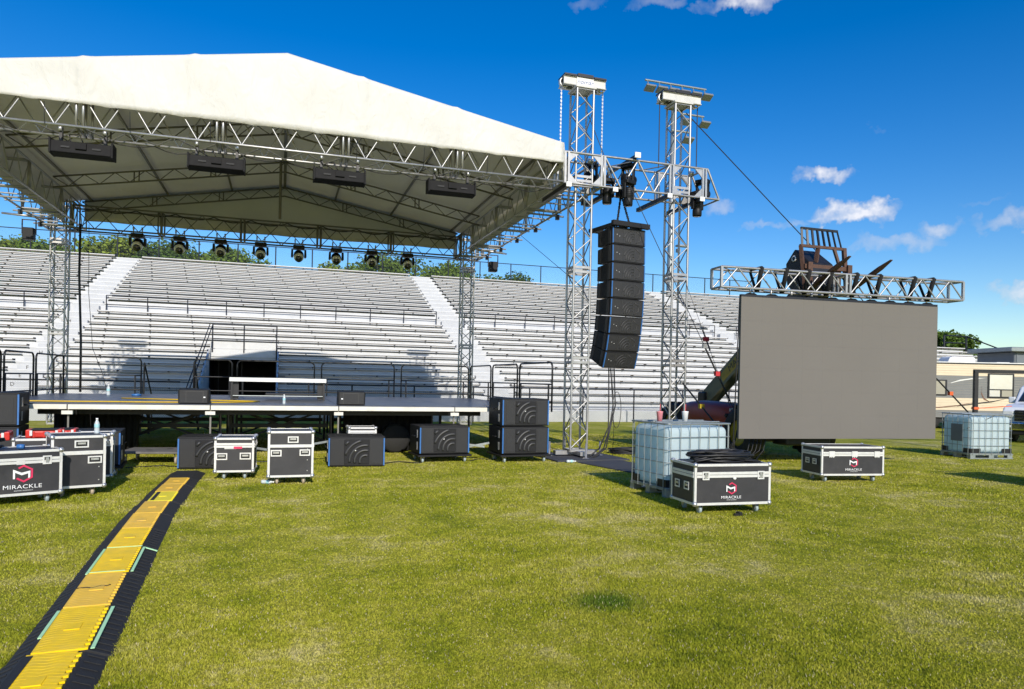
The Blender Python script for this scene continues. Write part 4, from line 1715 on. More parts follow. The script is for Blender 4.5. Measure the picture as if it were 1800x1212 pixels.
# hanging line array
LA = thing('line_array', 'curved hanging column of eight black line array speakers', 'line array', (7.33, 14.42, 1.98), R(9))
cw, ch, cd = .9, .397, .66
b = MB()
for s in (-1, 1):
    b.span(s * .36 - .04, s * .36 + .04, -.1, 1.0, 3.2, 3.29)
b.span(-.5, .5, -.12, -.02, 3.19, 3.3)
b.span(-.46, .46, .85, .95, 3.2, 3.28)
b.span(-.06, .06, -.02, .9, 3.22, 3.28)
b.build('fly_frame', M['spk'], LA, .006, 1)
P = Vector((0, .0, 3.185))
tilt = R(-1.0)
dt = [0, .4, .9, 1.4, 2.4, 3.6, 4.8, 6.0]
for k in range(8):
    tilt += R(dt[k])
    e = bpy.data.objects.new('cabinet', None)
    fr = MB()
    taper = .03
    # trapezoid cabinet: back slightly lower than the front
    V8 = [(-cw / 2, 0, -ch + .01), (cw / 2, 0, -ch + .01), (cw / 2 - .06, cd, -ch + .01 + taper), (-cw / 2 + .06, cd, -ch + .01 + taper),
          (-cw / 2, 0, 0), (cw / 2, 0, 0), (cw / 2 - .06, cd, -taper), (-cw / 2 + .06, cd, -taper)]
    for q in ((0, 3, 2, 1), (4, 5, 6, 7), (0, 1, 5, 4), (1, 2, 6, 5), (2, 3, 7, 6), (3, 0, 4, 7)):
        fr.face([V8[i] for i in q])
    c = fr.build('cabinet', M['spk'], LA, .01, 2, loc=tuple(P))
    c.rotation_euler = (tilt, 0, 0)
    bpy.data.objects.remove(e)
    spanc('grille', M['grille'], c, -cw / 2 + .035, cw / 2 - .035, -.014, .0, -ch + .04, -.025)
    for s in (-1, 1):
        spanc('side_trim', M['blue'], c, s * (cw / 2 - .018) - .011, s * (cw / 2 - .018) + .011, -.02, 0, -ch + .03, -.02)
        spanc('side_bracket', M['black'], c, s * (cw / 2) - .012, s * (cw / 2) + .012, .06, .14, -ch + .02, -.01)
        spanc('side_bracket', M['black'], c, s * (cw / 2 - .05) - .012, s * (cw / 2 - .05) + .012, cd - .16, cd - .08, -ch + .05, -.04)
    for s in (-.15, .15):
        spanc('divider', M['grille_lt'], c, s - .006, s + .006, -.02, -.0145, -ch + .05, -.035)
    wave_louvers(c, 0.0, -ch / 2, .14, -.018, 4, m=M['grille_lt'], tube=.009)
    g_ = MB()
    g_.path([(.18, -.018, -.06), (.3, -.018, -ch / 2 + .06), (.3, -.018, -ch / 2 - .06), (.18, -.018, -ch + .07)], .008, 5)
    g_.build('horn_edge', M['grille_lt'], c)
    for dx, dz in ((-.33, .02), (-.26, -.01)):
        cube('badge', M['logo_white'], c, (dx, -.018, -ch / 2 + dz), (.012, .006, .012))
    down = Vector((0, math.sin(tilt), -math.cos(tilt))) * ch
    P = P + down
ch_ = MB()
for s in (-1, 1):
    a, z0 = Vector((s * .12, .3, 3.28)), Vector((s * .1, .4, 4.05))
    if s > 0:
        a = Vector((.3, .35, 3.28))
    n = 16
    for i in range(n):
        p = a.lerp(Vector((.05, .4, 4.05)), i / n)
        ch_.box(p, (.05, .014, .06) if i % 2 else (.014, .05, .06))
ch_.build('hoist_chain', M['black'], LA)
b = MB()
b.box((.05, .4, 4.1), (.2, .18, .28))
b.build('chain_hoist', M['black'], LA, .02, 2)
cb = MB()
for dx, dy in ((-.12, .0), (0, .1), (.06, .05)):
    cb.path([(dx, .5 + dy, .06), (dx + .02, .5, -.8), (-.1 + dx * .3, .45, -1.3), (-.35 + dx, .3, -1.75), (-.75 + dx, .2, -1.96)], .016, 6)
lp = []
for i in range(22):
    a = 2 * math.pi * i / 21
    lp.append((.12 + .12 * math.sin(a), .5, -.9 + .42 * math.cos(a)))
cb.path(lp, .008, 5)
cb.path([(.02, .55, .05), (.05, .5, -1.3), (.03, .5, -1.95)], .006, 5)
cb.build('signal_cables', M['cable'], LA)

# ------------------------------------------------------------------ road cases


def logo(parent, x, z, y, s=1.0):
    """Pink open hexagon, white M and the name below it."""
    r, wd = .098 * s, .022 * s
    hexm = MB()
    ang = [150, 90, 30, -30, -90, -150]
    pts = [(x + r * math.cos(R(a)), z + r * math.sin(R(a))) for a in ang]
    inn = [(x + (r - wd) * math.cos(R(a)), z + (r - wd) * math.sin(R(a))) for a in ang]
    # start and end a little inside the left corners so the left side stays open
    pts[0] = (pts[0][0] + .03 * s, pts[0][1] + .018 * s)
    inn[0] = (inn[0][0] + .022 * s, inn[0][1] + .013 * s)
    pts[5] = (pts[5][0] + .012 * s, pts[5][1] - .006 * s)
    inn[5] = (inn[5][0] + .008 * s, inn[5][1] - .004 * s)
    for i in range(5):
        hexm.prism([pts[i], pts[i + 1], inn[i + 1], inn[i]], y - .003, y)
    hexm.build('logo_hexagon', M['pink'], parent)
    m_ = MB()
    w = .019 * s
    a, t, bt, md = -.1 * s, .05 * s, -.055 * s, -.008 * s
    rgt = .06 * s
    cxm = (a + rgt) / 2
    m_.prism([(x + a, z + bt), (x + a + w, z + bt), (x + a + w, z + t - .035 * s), (x + cxm, z + md - .01 * s), (x + rgt - w, z + t - .05 * s), (x + rgt - w, z + bt), (x + rgt, z + bt), (x + rgt, z + t - .02 * s), (x + cxm, z + md + .018 * s), (x + a, z + t)], y - .003, y)
    m_.build('logo_letter', M['logo_white'], parent)
    text_mesh('logo_lettering', 'MIRACKLE', .062 * s, M['logo_white'], parent, (x - .01 * s, y - .002, z - .145 * s), (R(90), 0, 0), .001, 1.22, 0, 1.06)
    text_mesh('logo_caption', 'ENTERTAINMENT', .016 * s, M['logo_white'], parent, (x, y - .002, z - .187 * s), (R(90), 0, 0), .001, 1.25, 0, 1.15)


def dish(parent, x, z, y, w=.17, h=.12, kind='handle', axis='F'):
    """Recessed steel handle or latch on the front (axis F) or on a side (axis L/R)."""
    def pl(u0, u1, z0, z1, d0, d1, name, m, par):
        if axis == 'F':
            return spanc(name, m, par, x + u0, x + u1, y - d1, y - d0, z + z0, z + z1)
        s = -1 if axis == 'L' else 1
        xs = sorted((x + s * d0, x + s * d1))
        return spanc(name, m, par, xs[0], xs[1], y + u0, y + u1, z + z0, z + z1)
    b = MB()
    t = .018

    def bx(u0, u1, z0, z1, d0, d1):
        if axis == 'F':
            b.span(x + u0, x + u1, y - d1, y - d0, z + z0, z + z1)
        else:
            s = -1 if axis == 'L' else 1
            xs = sorted((x + s * d0, x + s * d1))
            b.span(xs[0], xs[1], y + u0, y + u1, z + z0, z + z1)
    bx(-w / 2, w / 2, h / 2 - t, h / 2, .001, .009)
    bx(-w / 2, w / 2, -h / 2, -h / 2 + t, .001, .009)
    bx(-w / 2, -w / 2 + t, -h / 2 + t, h / 2 - t, .001, .009)
    bx(w / 2 - t, w / 2, -h / 2 + t, h / 2 - t, .001, .009)
    d = b.build('handle' if kind == 'handle' else 'latch', M['alu_case'], parent)
    pl(-w / 2 + t, w / 2 - t, -h / 2 + t, h / 2 - t, .0005, .003, 'recess', M['black'], d)
    if kind == 'handle':
        pl(-w * .28, w * .28, -.005, .022, .004, .018, 'grip', M['steel'], d)
    else:
        pl(-w * .18, w * .18, -h * .3, h * .3, .003, .014, 'twist', M['steel'], d)
        pl(-w * .08, w * .2, -h * .1, h * .12, .014, .02, 'key', M['steel'], d)


def road_case(label, w, d, h, x, y, rz, lid=.16, casters='caster_blue', group='road cases', gap=True, low=.125):
    t = thing('road_case', label, 'road case', (x, y, 0), rz, group)
    z0 = low
    e = .032
    b = MB()
    b.span(-w / 2 + .004, w / 2 - .004, .004, d - .004, z0 + .004, h - .004)
    b.build('body', M['laminate'], t)
    al = M['alu_case']
    for sx in (-1, 1):
        for yy in (0, d):
            s2 = -1 if yy == 0 else 1
            cube('corner_edge', al, t, (sx * (w / 2 - e / 2 + .003), yy - s2 * (e / 2 - .003), (z0 + h) / 2), (e, e, h - z0 - .02))
    for yy in (0, d):
        s2 = -1 if yy == 0 else 1
        for zz in (z0 + e / 2 - .003, h - e / 2 + .003):
            cube('edge_strip', al, t, (0, yy - s2 * (e / 2 - .005), zz), (w - .02, e, e))
    for sx in (-1, 1):
        for zz in (z0 + e / 2 - .003, h - e / 2 + .003):
            cube('edge_strip', al, t, (sx * (w / 2 - e / 2 + .005), d / 2, zz), (e, d - .02, e))
    if lid:
        zl = h - lid
        for yy, s2 in ((0, -1), (d, 1)):
            cube('lid_rail', al, t, (0, yy + s2 * .004, zl + .02), (w - .05, .012, .034))
            cube('lid_rail', al, t, (0, yy + s2 * .006, zl - .02), (w - .05, .012, .034))
        for sx in (-1, 1):
            cube('lid_rail', al, t, (sx * (w / 2 + .004), d / 2, zl + .02), (.012, d - .05, .034))
            cube('lid_rail', al, t, (sx * (w / 2 + .006), d / 2, zl - .02), (.012, d - .05, .034))
    for sx in (-1, 1):
        for yy in (.012, d - .012):
            for zz in (z0 + .012, h - .012):
                b = MB()
                b.lathe([(0, -.036), (.026, -.028), (.037, 0), (.026, .028), (0, .036)], 8)
                o = b.build('ball_corner', M['steel'], t, loc=(sx * (w / 2 - .012), yy, zz))
    for sx in (-1, 1):
        for yy in (.12, d - .12):
            caster(t, sx * (w / 2 - .14), yy, z0, M[casters])
    return t


# left: big logo trunk, lit from behind the camera
TL = road_case('road trunk with pink hexagon logo at the left edge, cable coil on its lid', 1.2, .62, .69, -3.24, 10.44, R(27), lid=.13)
logo(TL, .18, .4, -.004, 1.15)
dish(TL, .43, .56, -.008, .1, .11, 'latch')
dish(TL, -.43, .56, -.008, .1, .11, 'latch')
spanc('paper_tag', M['logo_white'], TL, .1, .19, -.008, -.004, .515, .56)

TA = road_case('tall grey road case with bottle on top, behind the left logo trunk', .64, .7, .83, -2.6, 11.08, R(20), lid=.0, casters='caster_tan')
for yy in (0,):
    cube('mid_rail', M['alu_case'], TA, (0, -.006, .6), (.59, .014, .05))
cube('mid_rail', M['alu_case'], TA, (.323, .35, .6), (.014, .65, .05))
dish(TA, .03, .72, -.004, .17, .1)
dish(TA, .19, .5, -.004, .17, .1)
for z in (.62, .42, .24):
    cube('rivet', M['steel'], TA, (.24, -.006, z - .02), (.014, .008, .014))
water_bottle('water bottle standing on top of the tall road case at left', -2.48, 11.5, .83, .22)

TN = road_case('road case half hidden behind the tall case, beside the left subwoofer', .5, .5, .78, -2.66, 12.15, R(8), lid=.14)
dish(TN, .19, .64, -.008, .09, .1, 'latch')
TM = road_case('open chrome edged case under the red tool boxes', .74, .5, .72, -3.28, 12.0, R(8), lid=.14)
dish(TM, .05, .59, -.008, .1, .1, 'latch')
dish(TM, .2, .59, -.008, .1, .1, 'latch')
TM2 = road_case('case under the leftmost red tool box, half hidden by the cable coil', .62, .5, .7, -4.2, 11.85, R(10), lid=.14)


def tool_box(label, x, y, z, w, rz):
    t = thing('tool_box', label, 'tool box', (x, y, z), rz, 'red tool boxes on the left cases')
    b = MB()
    b.span(-w / 2, w / 2, -.16, .16, 0, .1)
    b.build('tray', M['red'], t, .02, 2)
    for s in (-1, 1):
        b = MB()
        b.span(s * w * .46 - .035, s * w * .46 + .035, -.18, .18, -.0, .12)
        b.build('corner_post', M['red'], t, .012, 2)
        b = MB()
        b.span(s * w * .38 - .018, s * w * .38 + .018, -.185, -.165, .03, .11)
        b.build('clasp', M['alu_case'], t, .004, 1)
    for k in range(3):
        spanc('rib', M['red'], t, -w * .3 + k * w * .3 - .012, -w * .3 + k * w * .3 + .012, -.17, -.161, .005, .09)
    b = MB()
    b.span(-w * .42, w * .42, -.15, .15, .1, .125)
    b.build('lid', M['spk'], t, .015, 2)


tool_box('red tool box with grey clasps on the chrome edged case', -3.33, 12.3, .722, .42, R(8))
tool_box('red tool box at the left picture edge above the cable coil', -4.02, 12.05, .702, .62, R(10))
tool_box('dark end red tool box behind the tall road case', -3.05, 12.4, .722, .16, R(8))


def cable_pile(label, x, y, z, rx, ry, n, seed, rz=0.0, hgt=.14):
    r = random.Random(seed)
    b = MB()
    for k in range(n):
        pts = []
        ph = r.uniform(0, 6)
        sx, sy = r.uniform(.55, 1.0), r.uniform(.55, 1.0)
        zz = .018 + hgt * (k / n) * r.uniform(.6, 1.1)
        for i in range(29):
            a = 2 * math.pi * i / 28 + ph
            pts.append((rx * sx * math.cos(a) + .02 * math.sin(3 * a + k), ry * sy * math.sin(a) + .015 * math.cos(2 * a + k), zz + .012 * math.sin(2 * a + k)))
        b.path(pts, .0135, 6, cap=False)
    o = b.build('cable_coil', M['cable'], None, loc=(x, y, z))
    o.rotation_euler = (0, 0, rz)
    return tag(o, label, 'cable')


cable_pile('black cable coil on the lid of the left logo trunk', -3.64, 10.58, .694, .3, .22, 13, 5, R(27), .15)
b = MB()
b.lathe([(0, -.04), (.03, -.04), (.034, 0), (.03, .04), (0, .04)], 10, (0, 0, .035), 'X')
tag(b.build('cable_plug', M['blue'], None, loc=(-3.16, 10.66, .694)), 'blue cable plug lying on the left logo trunk', 'plug')

# two small cases in the middle
CA = road_case('small road case with pink sticker, nearest the yellow ramp', .6, .66, .68, -.7, 12.45, R(-2), lid=.12)
spanc('sticker', M['sticker'], CA, -.15, .03, -.012, -.006, .5, .545)
spanc('sticker', M['pink'], CA, -.01, .12, -.014, -.0125, .503, .542)
dish(CA, -.19, .38, -.004, .17, .11)
dish(CA, .17, .385, -.004, .17, .11)
for k, yy in enumerate((.18, .34, .5)):
    dish(CA, .304, .56, yy, .09, .1, 'latch', 'R')
CB = road_case('taller road case with three green handles, middle of the field', .68, .66, .84, .17, 11.72, R(1), lid=.0, casters='caster_tan')
cube('mid_rail', M['alu_case'], CB, (0, -.006, .61), (.63, .014, .045))
cube('mid_rail', M['alu_case'], CB, (.344, .33, .61), (.014, .62, .045))
dish(CB, .03, .71, -.004, .16, .1)
dish(CB, -.22, .5, -.004, .16, .1)
dish(CB, .21, .505, -.004, .16, .1)
for z in (.56, .39, .22):
    cube('rivet', M['steel'], CB, (.25, -.006, z), (.014, .008, .014))
bt = water_bottle('crushed clear bottle lying at the foot of the middle road cases', -.26, 11.9, .035, .2)
bt.rotation_euler = (R(90), 0, R(70))
bt = water_bottle('clear bottle lying beside the wheels of the stacked subwoofers', 5.75, 13.95, .035, .2)
bt.rotation_euler = (R(90), 0, R(80))
WC = road_case('small white edged rack case behind the centre subwoofer', .56, .5, .68, 1.62, 14.95, 0, lid=.1, low=.02)

# right: trunk with cables, and the far trunk
TR = road_case('road trunk with pink hexagon logo and black cables heaped on it', 1.13, .64, .66, 5.72, 8.1, R(-3), lid=.14)
logo(TR, -.02, .34, -.004, .82)
dish(TR, -.41, .51, -.008, .1, .11, 'latch')
dish(TR, .41, .51, -.008, .1, .11, 'latch')
b = MB()
b.lathe([(0, -.006), (.024, -.006), (.024, 0)], 14, (.02, -.004, .475), 'Y')
b.build('round_sticker', M['logo_white'], TR)
for yy in (.2, .45):
    dish(TR, -.569, .36, yy, .13, .11, 'handle', 'L')
cable_pile('heap of black cables on the right hand logo trunk', 5.72, 8.42, .664, .5, .24, 20, 9, R(-3), .13)
sl = MB()
for k in range(7):
    sl.path([(5.2 + k * .03, 8.2 + .06 * k, .69 + .012 * k), (5.6, 8.25 + .05 * k, .73 + .02 * (k % 3)), (6.0 + k * .03, 8.3 + .03 * k, .69), (6.22, 8.2 + .05 * k, .675)], .0135, 6)
tag(sl.build('cable_lengths', M['cable']), 'loose black cable lengths trailing over the right trunk lid', 'cable')
b = MB()
b.box((0, 0, .02), (.12, .03, .03)).box((.03, .02, .03), (.04, .08, .04))
tag(b.build('clip', M['black'], None, loc=(5.7, 7.95, 0)), 'small black clip lying on the grass before the right trunk', 'clip')

TF = road_case('farther road trunk with pink hexagon logo and three hinges', 1.24, .62, .64, 9.82, 10.35, R(-8), lid=.13)
logo(TF, .02, .36, -.004, .9)
for dx in (-.43, .02, .47):
    b = MB()
    b.span(dx - .055, dx + .055, -.022, -.012, .46, .56)
    for k in range(3):
        b.span(dx - .045 + .037 * k, dx - .03 + .037 * k, -.018, -.006, .445, .46)
    b.build('hinge', M['alu_case'], TF)
for yy in (.2, .42):
    dish(TF, -.624, .36, yy, .12, .1, 'handle', 'L')

# ------------------------------------------------------------------ water tanks used as ballast


def tank(label, x, y, rz, sticker=False):
    t = thing('water_tank', label, 'water tank', (x, y, 0), rz, 'caged water tanks')
    w, d, h = 1.2, 1.0, 1.1
    b = MB()
    for yy in (.05, d / 2, d - .05):
        b.span(-w / 2, w / 2, yy - .05, yy + .05, .0, .03)
    b.span(-w / 2, w / 2, 0, d, .1, .13)
    for sx in (-1, 0, 1):
        for yy in (.06, d / 2, d - .06):
            b.span(sx * (w / 2 - .08) - .07, sx * (w / 2 - .08) + .07, yy - .055, yy + .055, .03, .1)
    b.build('pallet', M['galv'], t)
    b = MB()
    b.span(-w / 2 + .03, w / 2 - .03, .03, d - .03, .15, h - .04)
    b.build('bottle', M['tank'], t, .1, 5)
    for sx in (-1, 1):
        for yy in (.0, d):
            s2 = 1 if yy == 0 else -1
            b = MB()
            b.span(min(sx * (w / 2 - .025), sx * (w / 2 - .3)), max(sx * (w / 2 - .025), sx * (w / 2 - .3)), yy + s2 * .02 - .005, yy + s2 * .02 + .005, .14, .26)
            b.span(sx * (w / 2 - .02) - .005, sx * (w / 2 - .02) + .005, min(yy + s2 * .025, yy + s2 * .25), max(yy + s2 * .025, yy + s2 * .25), .14, .26)
            b.build('corner_guard', M['black'], t)
    r = .0065
    for z in (.14, .33, .52, .71, .9, h):
        hp = MB()
        c = .06
        pts = []
        for cxx, cyy, a0 in ((w / 2 - c, c, -90), (w / 2 - c, d - c, 0), (-w / 2 + c, d - c, 90), (-w / 2 + c, c, 180)):
            for k in range(4):
                a = R(a0 + 30 * k)
                pts.append((cxx + c * math.cos(a), cyy + c * math.sin(a), z))
        pts.append(pts[0])
        hp.path(pts, r if z < h else .014, 6, cap=False)
        hp.build('cage_hoop', M['galv'], t)
    for i in range(7):
        x_ = -w / 2 + .07 + (w - .14) * i / 6
        for yy in (-.004, d + .004):
            rod('cage_upright', M['galv'], t, (x_, yy, .1), (x_, yy, h), r)
    for i in range(6):
        y_ = .07 + (d - .14) * i / 5
        for sx in (-1, 1):
            rod('cage_upright', M['galv'], t, (sx * (w / 2 + .004), y_, .1), (sx * (w / 2 + .004), y_, h), r)
    for yy in (.3, .7):
        rod('top_bar', M['galv'], t, (-w / 2, yy, h + .012), (w / 2, yy, h + .012), .014)
    b = MB()
    b.lathe([(0, h - .04), (.11, h - .04), (.11, h + .0), (0, h)], 16, (0, d / 2, 0))
    b.build('filler_cap', M['black'], t)
    if sticker:
        spanc('label_plate', M['sticker'], t, -w / 2 - .02, -w / 2 - .014, .3, .6, .45, .8)
        rod('bent_rod', M['galv'], t, (-.6, -.012, h), (-.6, -.012, h + .09), .01)
    return t


tank('caged white water tank with two cups on top, behind the right trunk', 6.1, 9.5, R(5))
tk = tank('caged white water tank in front of the pickup at the right', 16.82, 13.22, R(-9))
spanc('label_plate', M['grey_wall'], tk, -.618, -.612, .25, .62, .42, .85)
rod('strap_line', M['black'], tk, (-.62, .1, .75), (.1, .0, 1.1), .008)
tank('unseen caged water tank added beyond the right edge for its shadow on the grass', 13.36, 8.3, R(2))  # added out of view to cast this shadow; the real caster is unknown


def cup(label, x, y, z, m):
    t = thing('drink_cup', label, 'cup', (x, y, z), 0, 'cups on the water tank')
    b = MB()
    b.lathe([(0, 0), (.038, 0), (.05, .14), (.053, .145), (.053, .155), (.0, .16)], 14)
    b.build('body', m, t)
    rod('straw', M['redstrap'], t, (.005, 0, .15), (.015, .01, .27), .006)


cup('pink drink cup with red straw on the left of the tank top', 5.6, 9.85, 1.12, M['pinkcup'])
cup('white paper cup with red straw on the right of the tank top', 6.08, 9.9, 1.12, M['cup'])

# ------------------------------------------------------------------ cable ramp


def ramp_centre(y):
    return -1.495 + max(0, 12.0 - y) * .0085 + max(0, 9.5 - y) * .045


JO = [13.35, 12.37, 11.66, 10.95, 10.15, 9.3, 8.42, 7.53, 6.58, 5.66, 4.78, 3.9]
LID = ['rubber', 'amber_ramp', 'amber_ramp', 'lemon_ramp', 'amber_ramp', 'amber_ramp', 'yellow_ramp', 'yellow_ramp', 'amber_ramp', 'yellow_ramp', 'yellow_ramp']
WHAT = ['all black end module under the subwoofer', 'farthest amber module', 'second amber module from the subwoofer', 'lemon yellow module with a black gap', 'worn amber module below the lemon one',
        'worn amber module before the bright yellow ones', 'bright yellow module above the mint tape', 'bright yellow module framed by mint tape', 'amber module with a crack across its lid',
        'bright yellow module with mint tape along its right side', 'nearest yellow module, cut by the bottom edge']
for i in range(len(JO) - 1):
    ya, yb = JO[i], JO[i + 1]
    ym = (ya + yb) / 2
    ang = math.atan2(ramp_centre(yb) - ramp_centre(ya), ya - yb) + R(random.uniform(-.8, .8))
    L = ya - yb - .012
    t = thing('cable_ramp', 'cable ramp: ' + WHAT[i], 'cable ramp', (ramp_centre(ym) + random.uniform(-.012, .012), ym, 0), ang, 'modules of the yellow and black cable ramp')
    h = .052
    b = MB()                              # sloped black shell with channels
    b.prism([(-.27, 0), (-.255, .008), (-.16, h), (.155, h), (.275, .008), (.29, 0)], -L / 2, L / 2)
    b.build('shell', M['rubber'], t, .003, 1)
    if i:
        for s in (-1, 1):                 # anti-slip ribs on the slopes
            for k in range(9 if i > 5 else 0):
                yy = -L / 2 + L * (k + .5) / 9
                bar('grip_rib', M['rubber'], t, (s * (.25 if s < 0 else .265), yy, .016), (s * .175, yy, h - .002), .012, .004)
        b = MB()                          # lid with a toothed right edge
        n = max(8, int(L / .075))
        poly = [(-.14, -L / 2 + .008)]
        poly.append((.125, -L / 2 + .008))
        for k in range(n):
            y0, y1 = -L / 2 + .008 + (L - .016) * k / n, -L / 2 + .008 + (L - .016) * (k + 1) / n
            poly += [(.148, y0 + .005), (.148, (y0 + y1) / 2), (.122, (y0 + y1) / 2), (.122, y1)]
        poly.append((-.14, L / 2 - .008))
        b.prism(poly, h + .001, h + .014, 'XY')
        lid = b.build('lid', M[LID[i]], t)
        # raised tread: low zigzag ribs
        if i > 4:
            tr_ = MB()
            for k in range(int(L / .045)):
                yy = -L / 2 + .03 + k * .045
                tr_.path([(-.13 + .0625 * q, yy + (.012 if q % 2 else -.012), h + .0128) for q in range(5)], .0028, 4)
            tr_.build('tread', M[LID[i]], lid)
        spanc('emblem', M[LID[i]], lid, -.045, .045, -.06, .06, h + .0142, h + .0185)
        if i == 3:
            spanc('gap', M['rubber'], t, -.115, -.07, -L / 2 + .05, L / 2 - .05, h + .015, h + .0175)
        if i == 8:
            cr = MB()
            cr.path([(-.14, .02, h + .015), (-.08, .03, h + .015), (-.03, 0, h + .015), (.02, .05, h + .015), (.06, .035, h + .015), (.08, .06, h + .015)], .006, 4)
            cr.build('crack', M['rubber'], t)
        if i in (7, 9):
            spanc('tape', M['mint'], t, .16, .182, -L / 2 + .02, L / 2 - .02, h + .001, h + .006)
            spanc('tape', M['mint'], t, -.168, -.148, -L / 2 + (.02 if i == 7 else .3), L / 2 - .02, h - .002, h + .006)
        if i == 7:
            spanc('tape', M['mint'], t, -.14, .155, L / 2 - .03, L / 2 - .012, h + .015, h + .018)
            bar('tape', M['mint'], t, (.175, L / 2 - .02, h), (.285, L / 2 - .03, .012), .02, .008)
            spanc('tape', M['mint'], t, -.14, .12, -L / 2 + .01, -L / 2 + .022, h + .015, h + .018)
        if i == 10:
            spanc('gap', M['rubber'], t, -.145, -.1, -L / 2, L / 2 - .04, h + .015, h + .018)

# ------------------------------------------------------------------ LED wall hung from a truss on a telehandler
SCR = R(-4.0)
LS = thing('led_screen', 'large blank grey LED video wall hanging above the grass', 'LED screen', (11.69, 12.72, .58), SCR)
rz_ = random.Random(8)
for i in range(10):
    for j in range(6):
        cube('panel', M['led'], LS, (-2.25 + .5 * i, 0, .25 + .5 * j), (.4994, .07, .4994))
for i in range(10):
    b = MB()
    x = -2.25 + .5 * i
    b.span(x - .248, x + .248, -.03, .05, 3.003, 3.05)
    b.prism([(x - .14, 3.05), (x + .14, 3.05), (x + .07, 3.085), (x - .07, 3.085)], -.02, .04)
    b.build('hanging_bar', M['navy'], LS)
for i in range(5):
    spanc('rear_frame', M['black'], LS, -2.3 + i * 1.12, -2.2 + i * 1.12, .04, .2, .05, 2.95)

HT = thing('header_truss', 'silver box truss above the LED wall with black slings', 'truss', (11.69, 12.75, 3.74), SCR)
hw, hh, hl = .2, .42, 3.05
for y in (-hw, hw):
    for z in (0, hh):
        rod('chord', M['alu'], HT, (-hl, y, z), (hl, y, z), .026)
    for s in (-1, 0, 1):
        for dx in ((-.05, .05) if s == 0 else (0,)):
            bar('end_upright', M['alu'], HT, (s * hl + dx, y, 0), (s * hl + dx, y, hh), .05, .05)
    for a, b in ((-hl, -.06), (.06, hl)):
        lattice(HT, (a, y, 0), (b, y, 0), (a, y, hh), (b, y, hh), 4, .016, M['alu'])
for z in (0, hh):
    for s in (-1, 0, 1):
        rod('rung', M['alu'], HT, (s * hl, -hw, z), (s * hl, hw, z), .022)
    lattice(HT, (-hl, -hw, z), (hl, -hw, z), (-hl, hw, z), (hl, hw, z), 7, .014, M['alu'])
for x in (-2.1, -1.5, -.95, -.4, .25, .85, 1.75, 2.25):
    b = MB()
    for q, (xa, xb) in enumerate(((x - .03, x),)):
        b.path([(xa, -hw - .03, hh + .03), (xb, -.02, -.03)], .05, 5)
        b.path([(xa, hw + .03, hh + .03), (xb, .02, -.03)], .03, 5)
        b.path([(xa, -hw - .03, hh + .03), (xa, hw + .03, hh + .03)], .03, 5)
    b.build('sling', M['cloth'], HT)
for i in range(10):
    x = -2.25 + .5 * i
    rod('hanger', M['steel'], HT, (x, 0, -.1), (x, 0, .0), .02)

TH = thing('telehandler', 'red and yellow telehandler behind the LED wall, forks raised', 'telehandler', (11.2, 15.6, 0))
b = MB()
b.span(-.85, .85, -2.1, 2.3, .45, .8)
b.span(-.6, .6, -2.5, -2.0, .4, .75)
b.build('chassis', M['black'], TH, .04, 2)
# engine hood: rounded pod on the machine's right side
hd = MB()
rows = []
for i in range(15):
    y = -1.35 + 2.7 * i / 14
    u = (y) / 1.35
    sc_ = (1 - abs(u) ** 3.2) ** .45 if abs(u) < 1 else 0
    row = []
    for k in range(16):
        a = 2 * math.pi * k / 16
        cx_, sz = math.cos(a), math.sin(a)
        px_ = math.copysign(abs(cx_) ** .55, cx_) * .38
        pz_ = math.copysign(abs(sz) ** .6, sz) * .38
        row.append((-.78 + px_ * (.35 + .65 * sc_), y, .86 + pz_ * (.2 + .8 * sc_) + .06 * sc_))
    rows.append(row)
hd.grid(rows, True, True)
hd.face(rows[0][::-1])
hd.face(rows[-1])
hood = hd.build('hood', M['machine_red'], TH)
cube('hood_plate', M['sticker'], TH, (-1.0, -1.12, 1.12), (.2, .01, .08), rz=R(-35))
cube('hood_plate', M['machine_yellow'], TH, (-1.07, -1.08, .78), (.2, .01, .06), rz=R(-35))
b = MB()
b.prism([(-1.6, .8), (-1.5, 1.5), (-1.0, 2.2), (.3, 2.25), (.5, 1.4), (.5, .8)], .62, 1.1, 'YZ')
b.build('cab', M['dark_glass'], TH, .04, 2)
for sx in (-1, 1):
    for y in (-1.5, 1.5):
        b = MB()
        b.lathe([(.3, -.19), (.5, -.2), (.58, -.15), (.6, -.05), (.6, .05), (.58, .15), (.5, .2), (.3, .19)], 26, (sx * .98, y, .6), 'X')
        for k in range(18):
            a = 2 * math.pi * k / 18
            b.box((sx * .98 + (.09 if k % 2 else -.09), y + .6 * math.cos(a), .6 + .6 * math.sin(a)), (.2, .07, .07), Matrix.Rotation(a, 3, 'X'))
        w = b.build('wheel', M['rubber'], TH)
        b = MB()
        b.lathe([(0, -.1), (.2, -.12), (.3, -.17), (.32, 0), (.3, .17), (.2, .12), (0, .1)], 20, (sx * .98, y, .6), 'X')
        b.build('rim', M['machine_yellow'], w)
P0, P1 = Vector((.38, 2.0, 1.32)), Vector((.5, -1.85, 4.15))
PM = P0.lerp(P1, .62)
bar('boom', M['machine_olive'], TH, P0, PM, .32, .42)
bar('inner_boom', M['black'], TH, PM - (P1 - P0).normalized() * .3, P1, .24, .32)
dv = (P1 - P0).normalized()
q_ = dv.to_track_quat('Z', 'Y')
dm = P0.lerp(P1, .36)
side = q_ @ Vector((-1, 0, 0))
for s in (-1, 1):
    o = bar('boom_decal', M['machine_yellow'], TH, P0.lerp(P1, .2) + q_ @ Vector((s * .162, 0, .0)), P0.lerp(P1, .55) + q_ @ Vector((s * .162, 0, 0)), .006, .24)
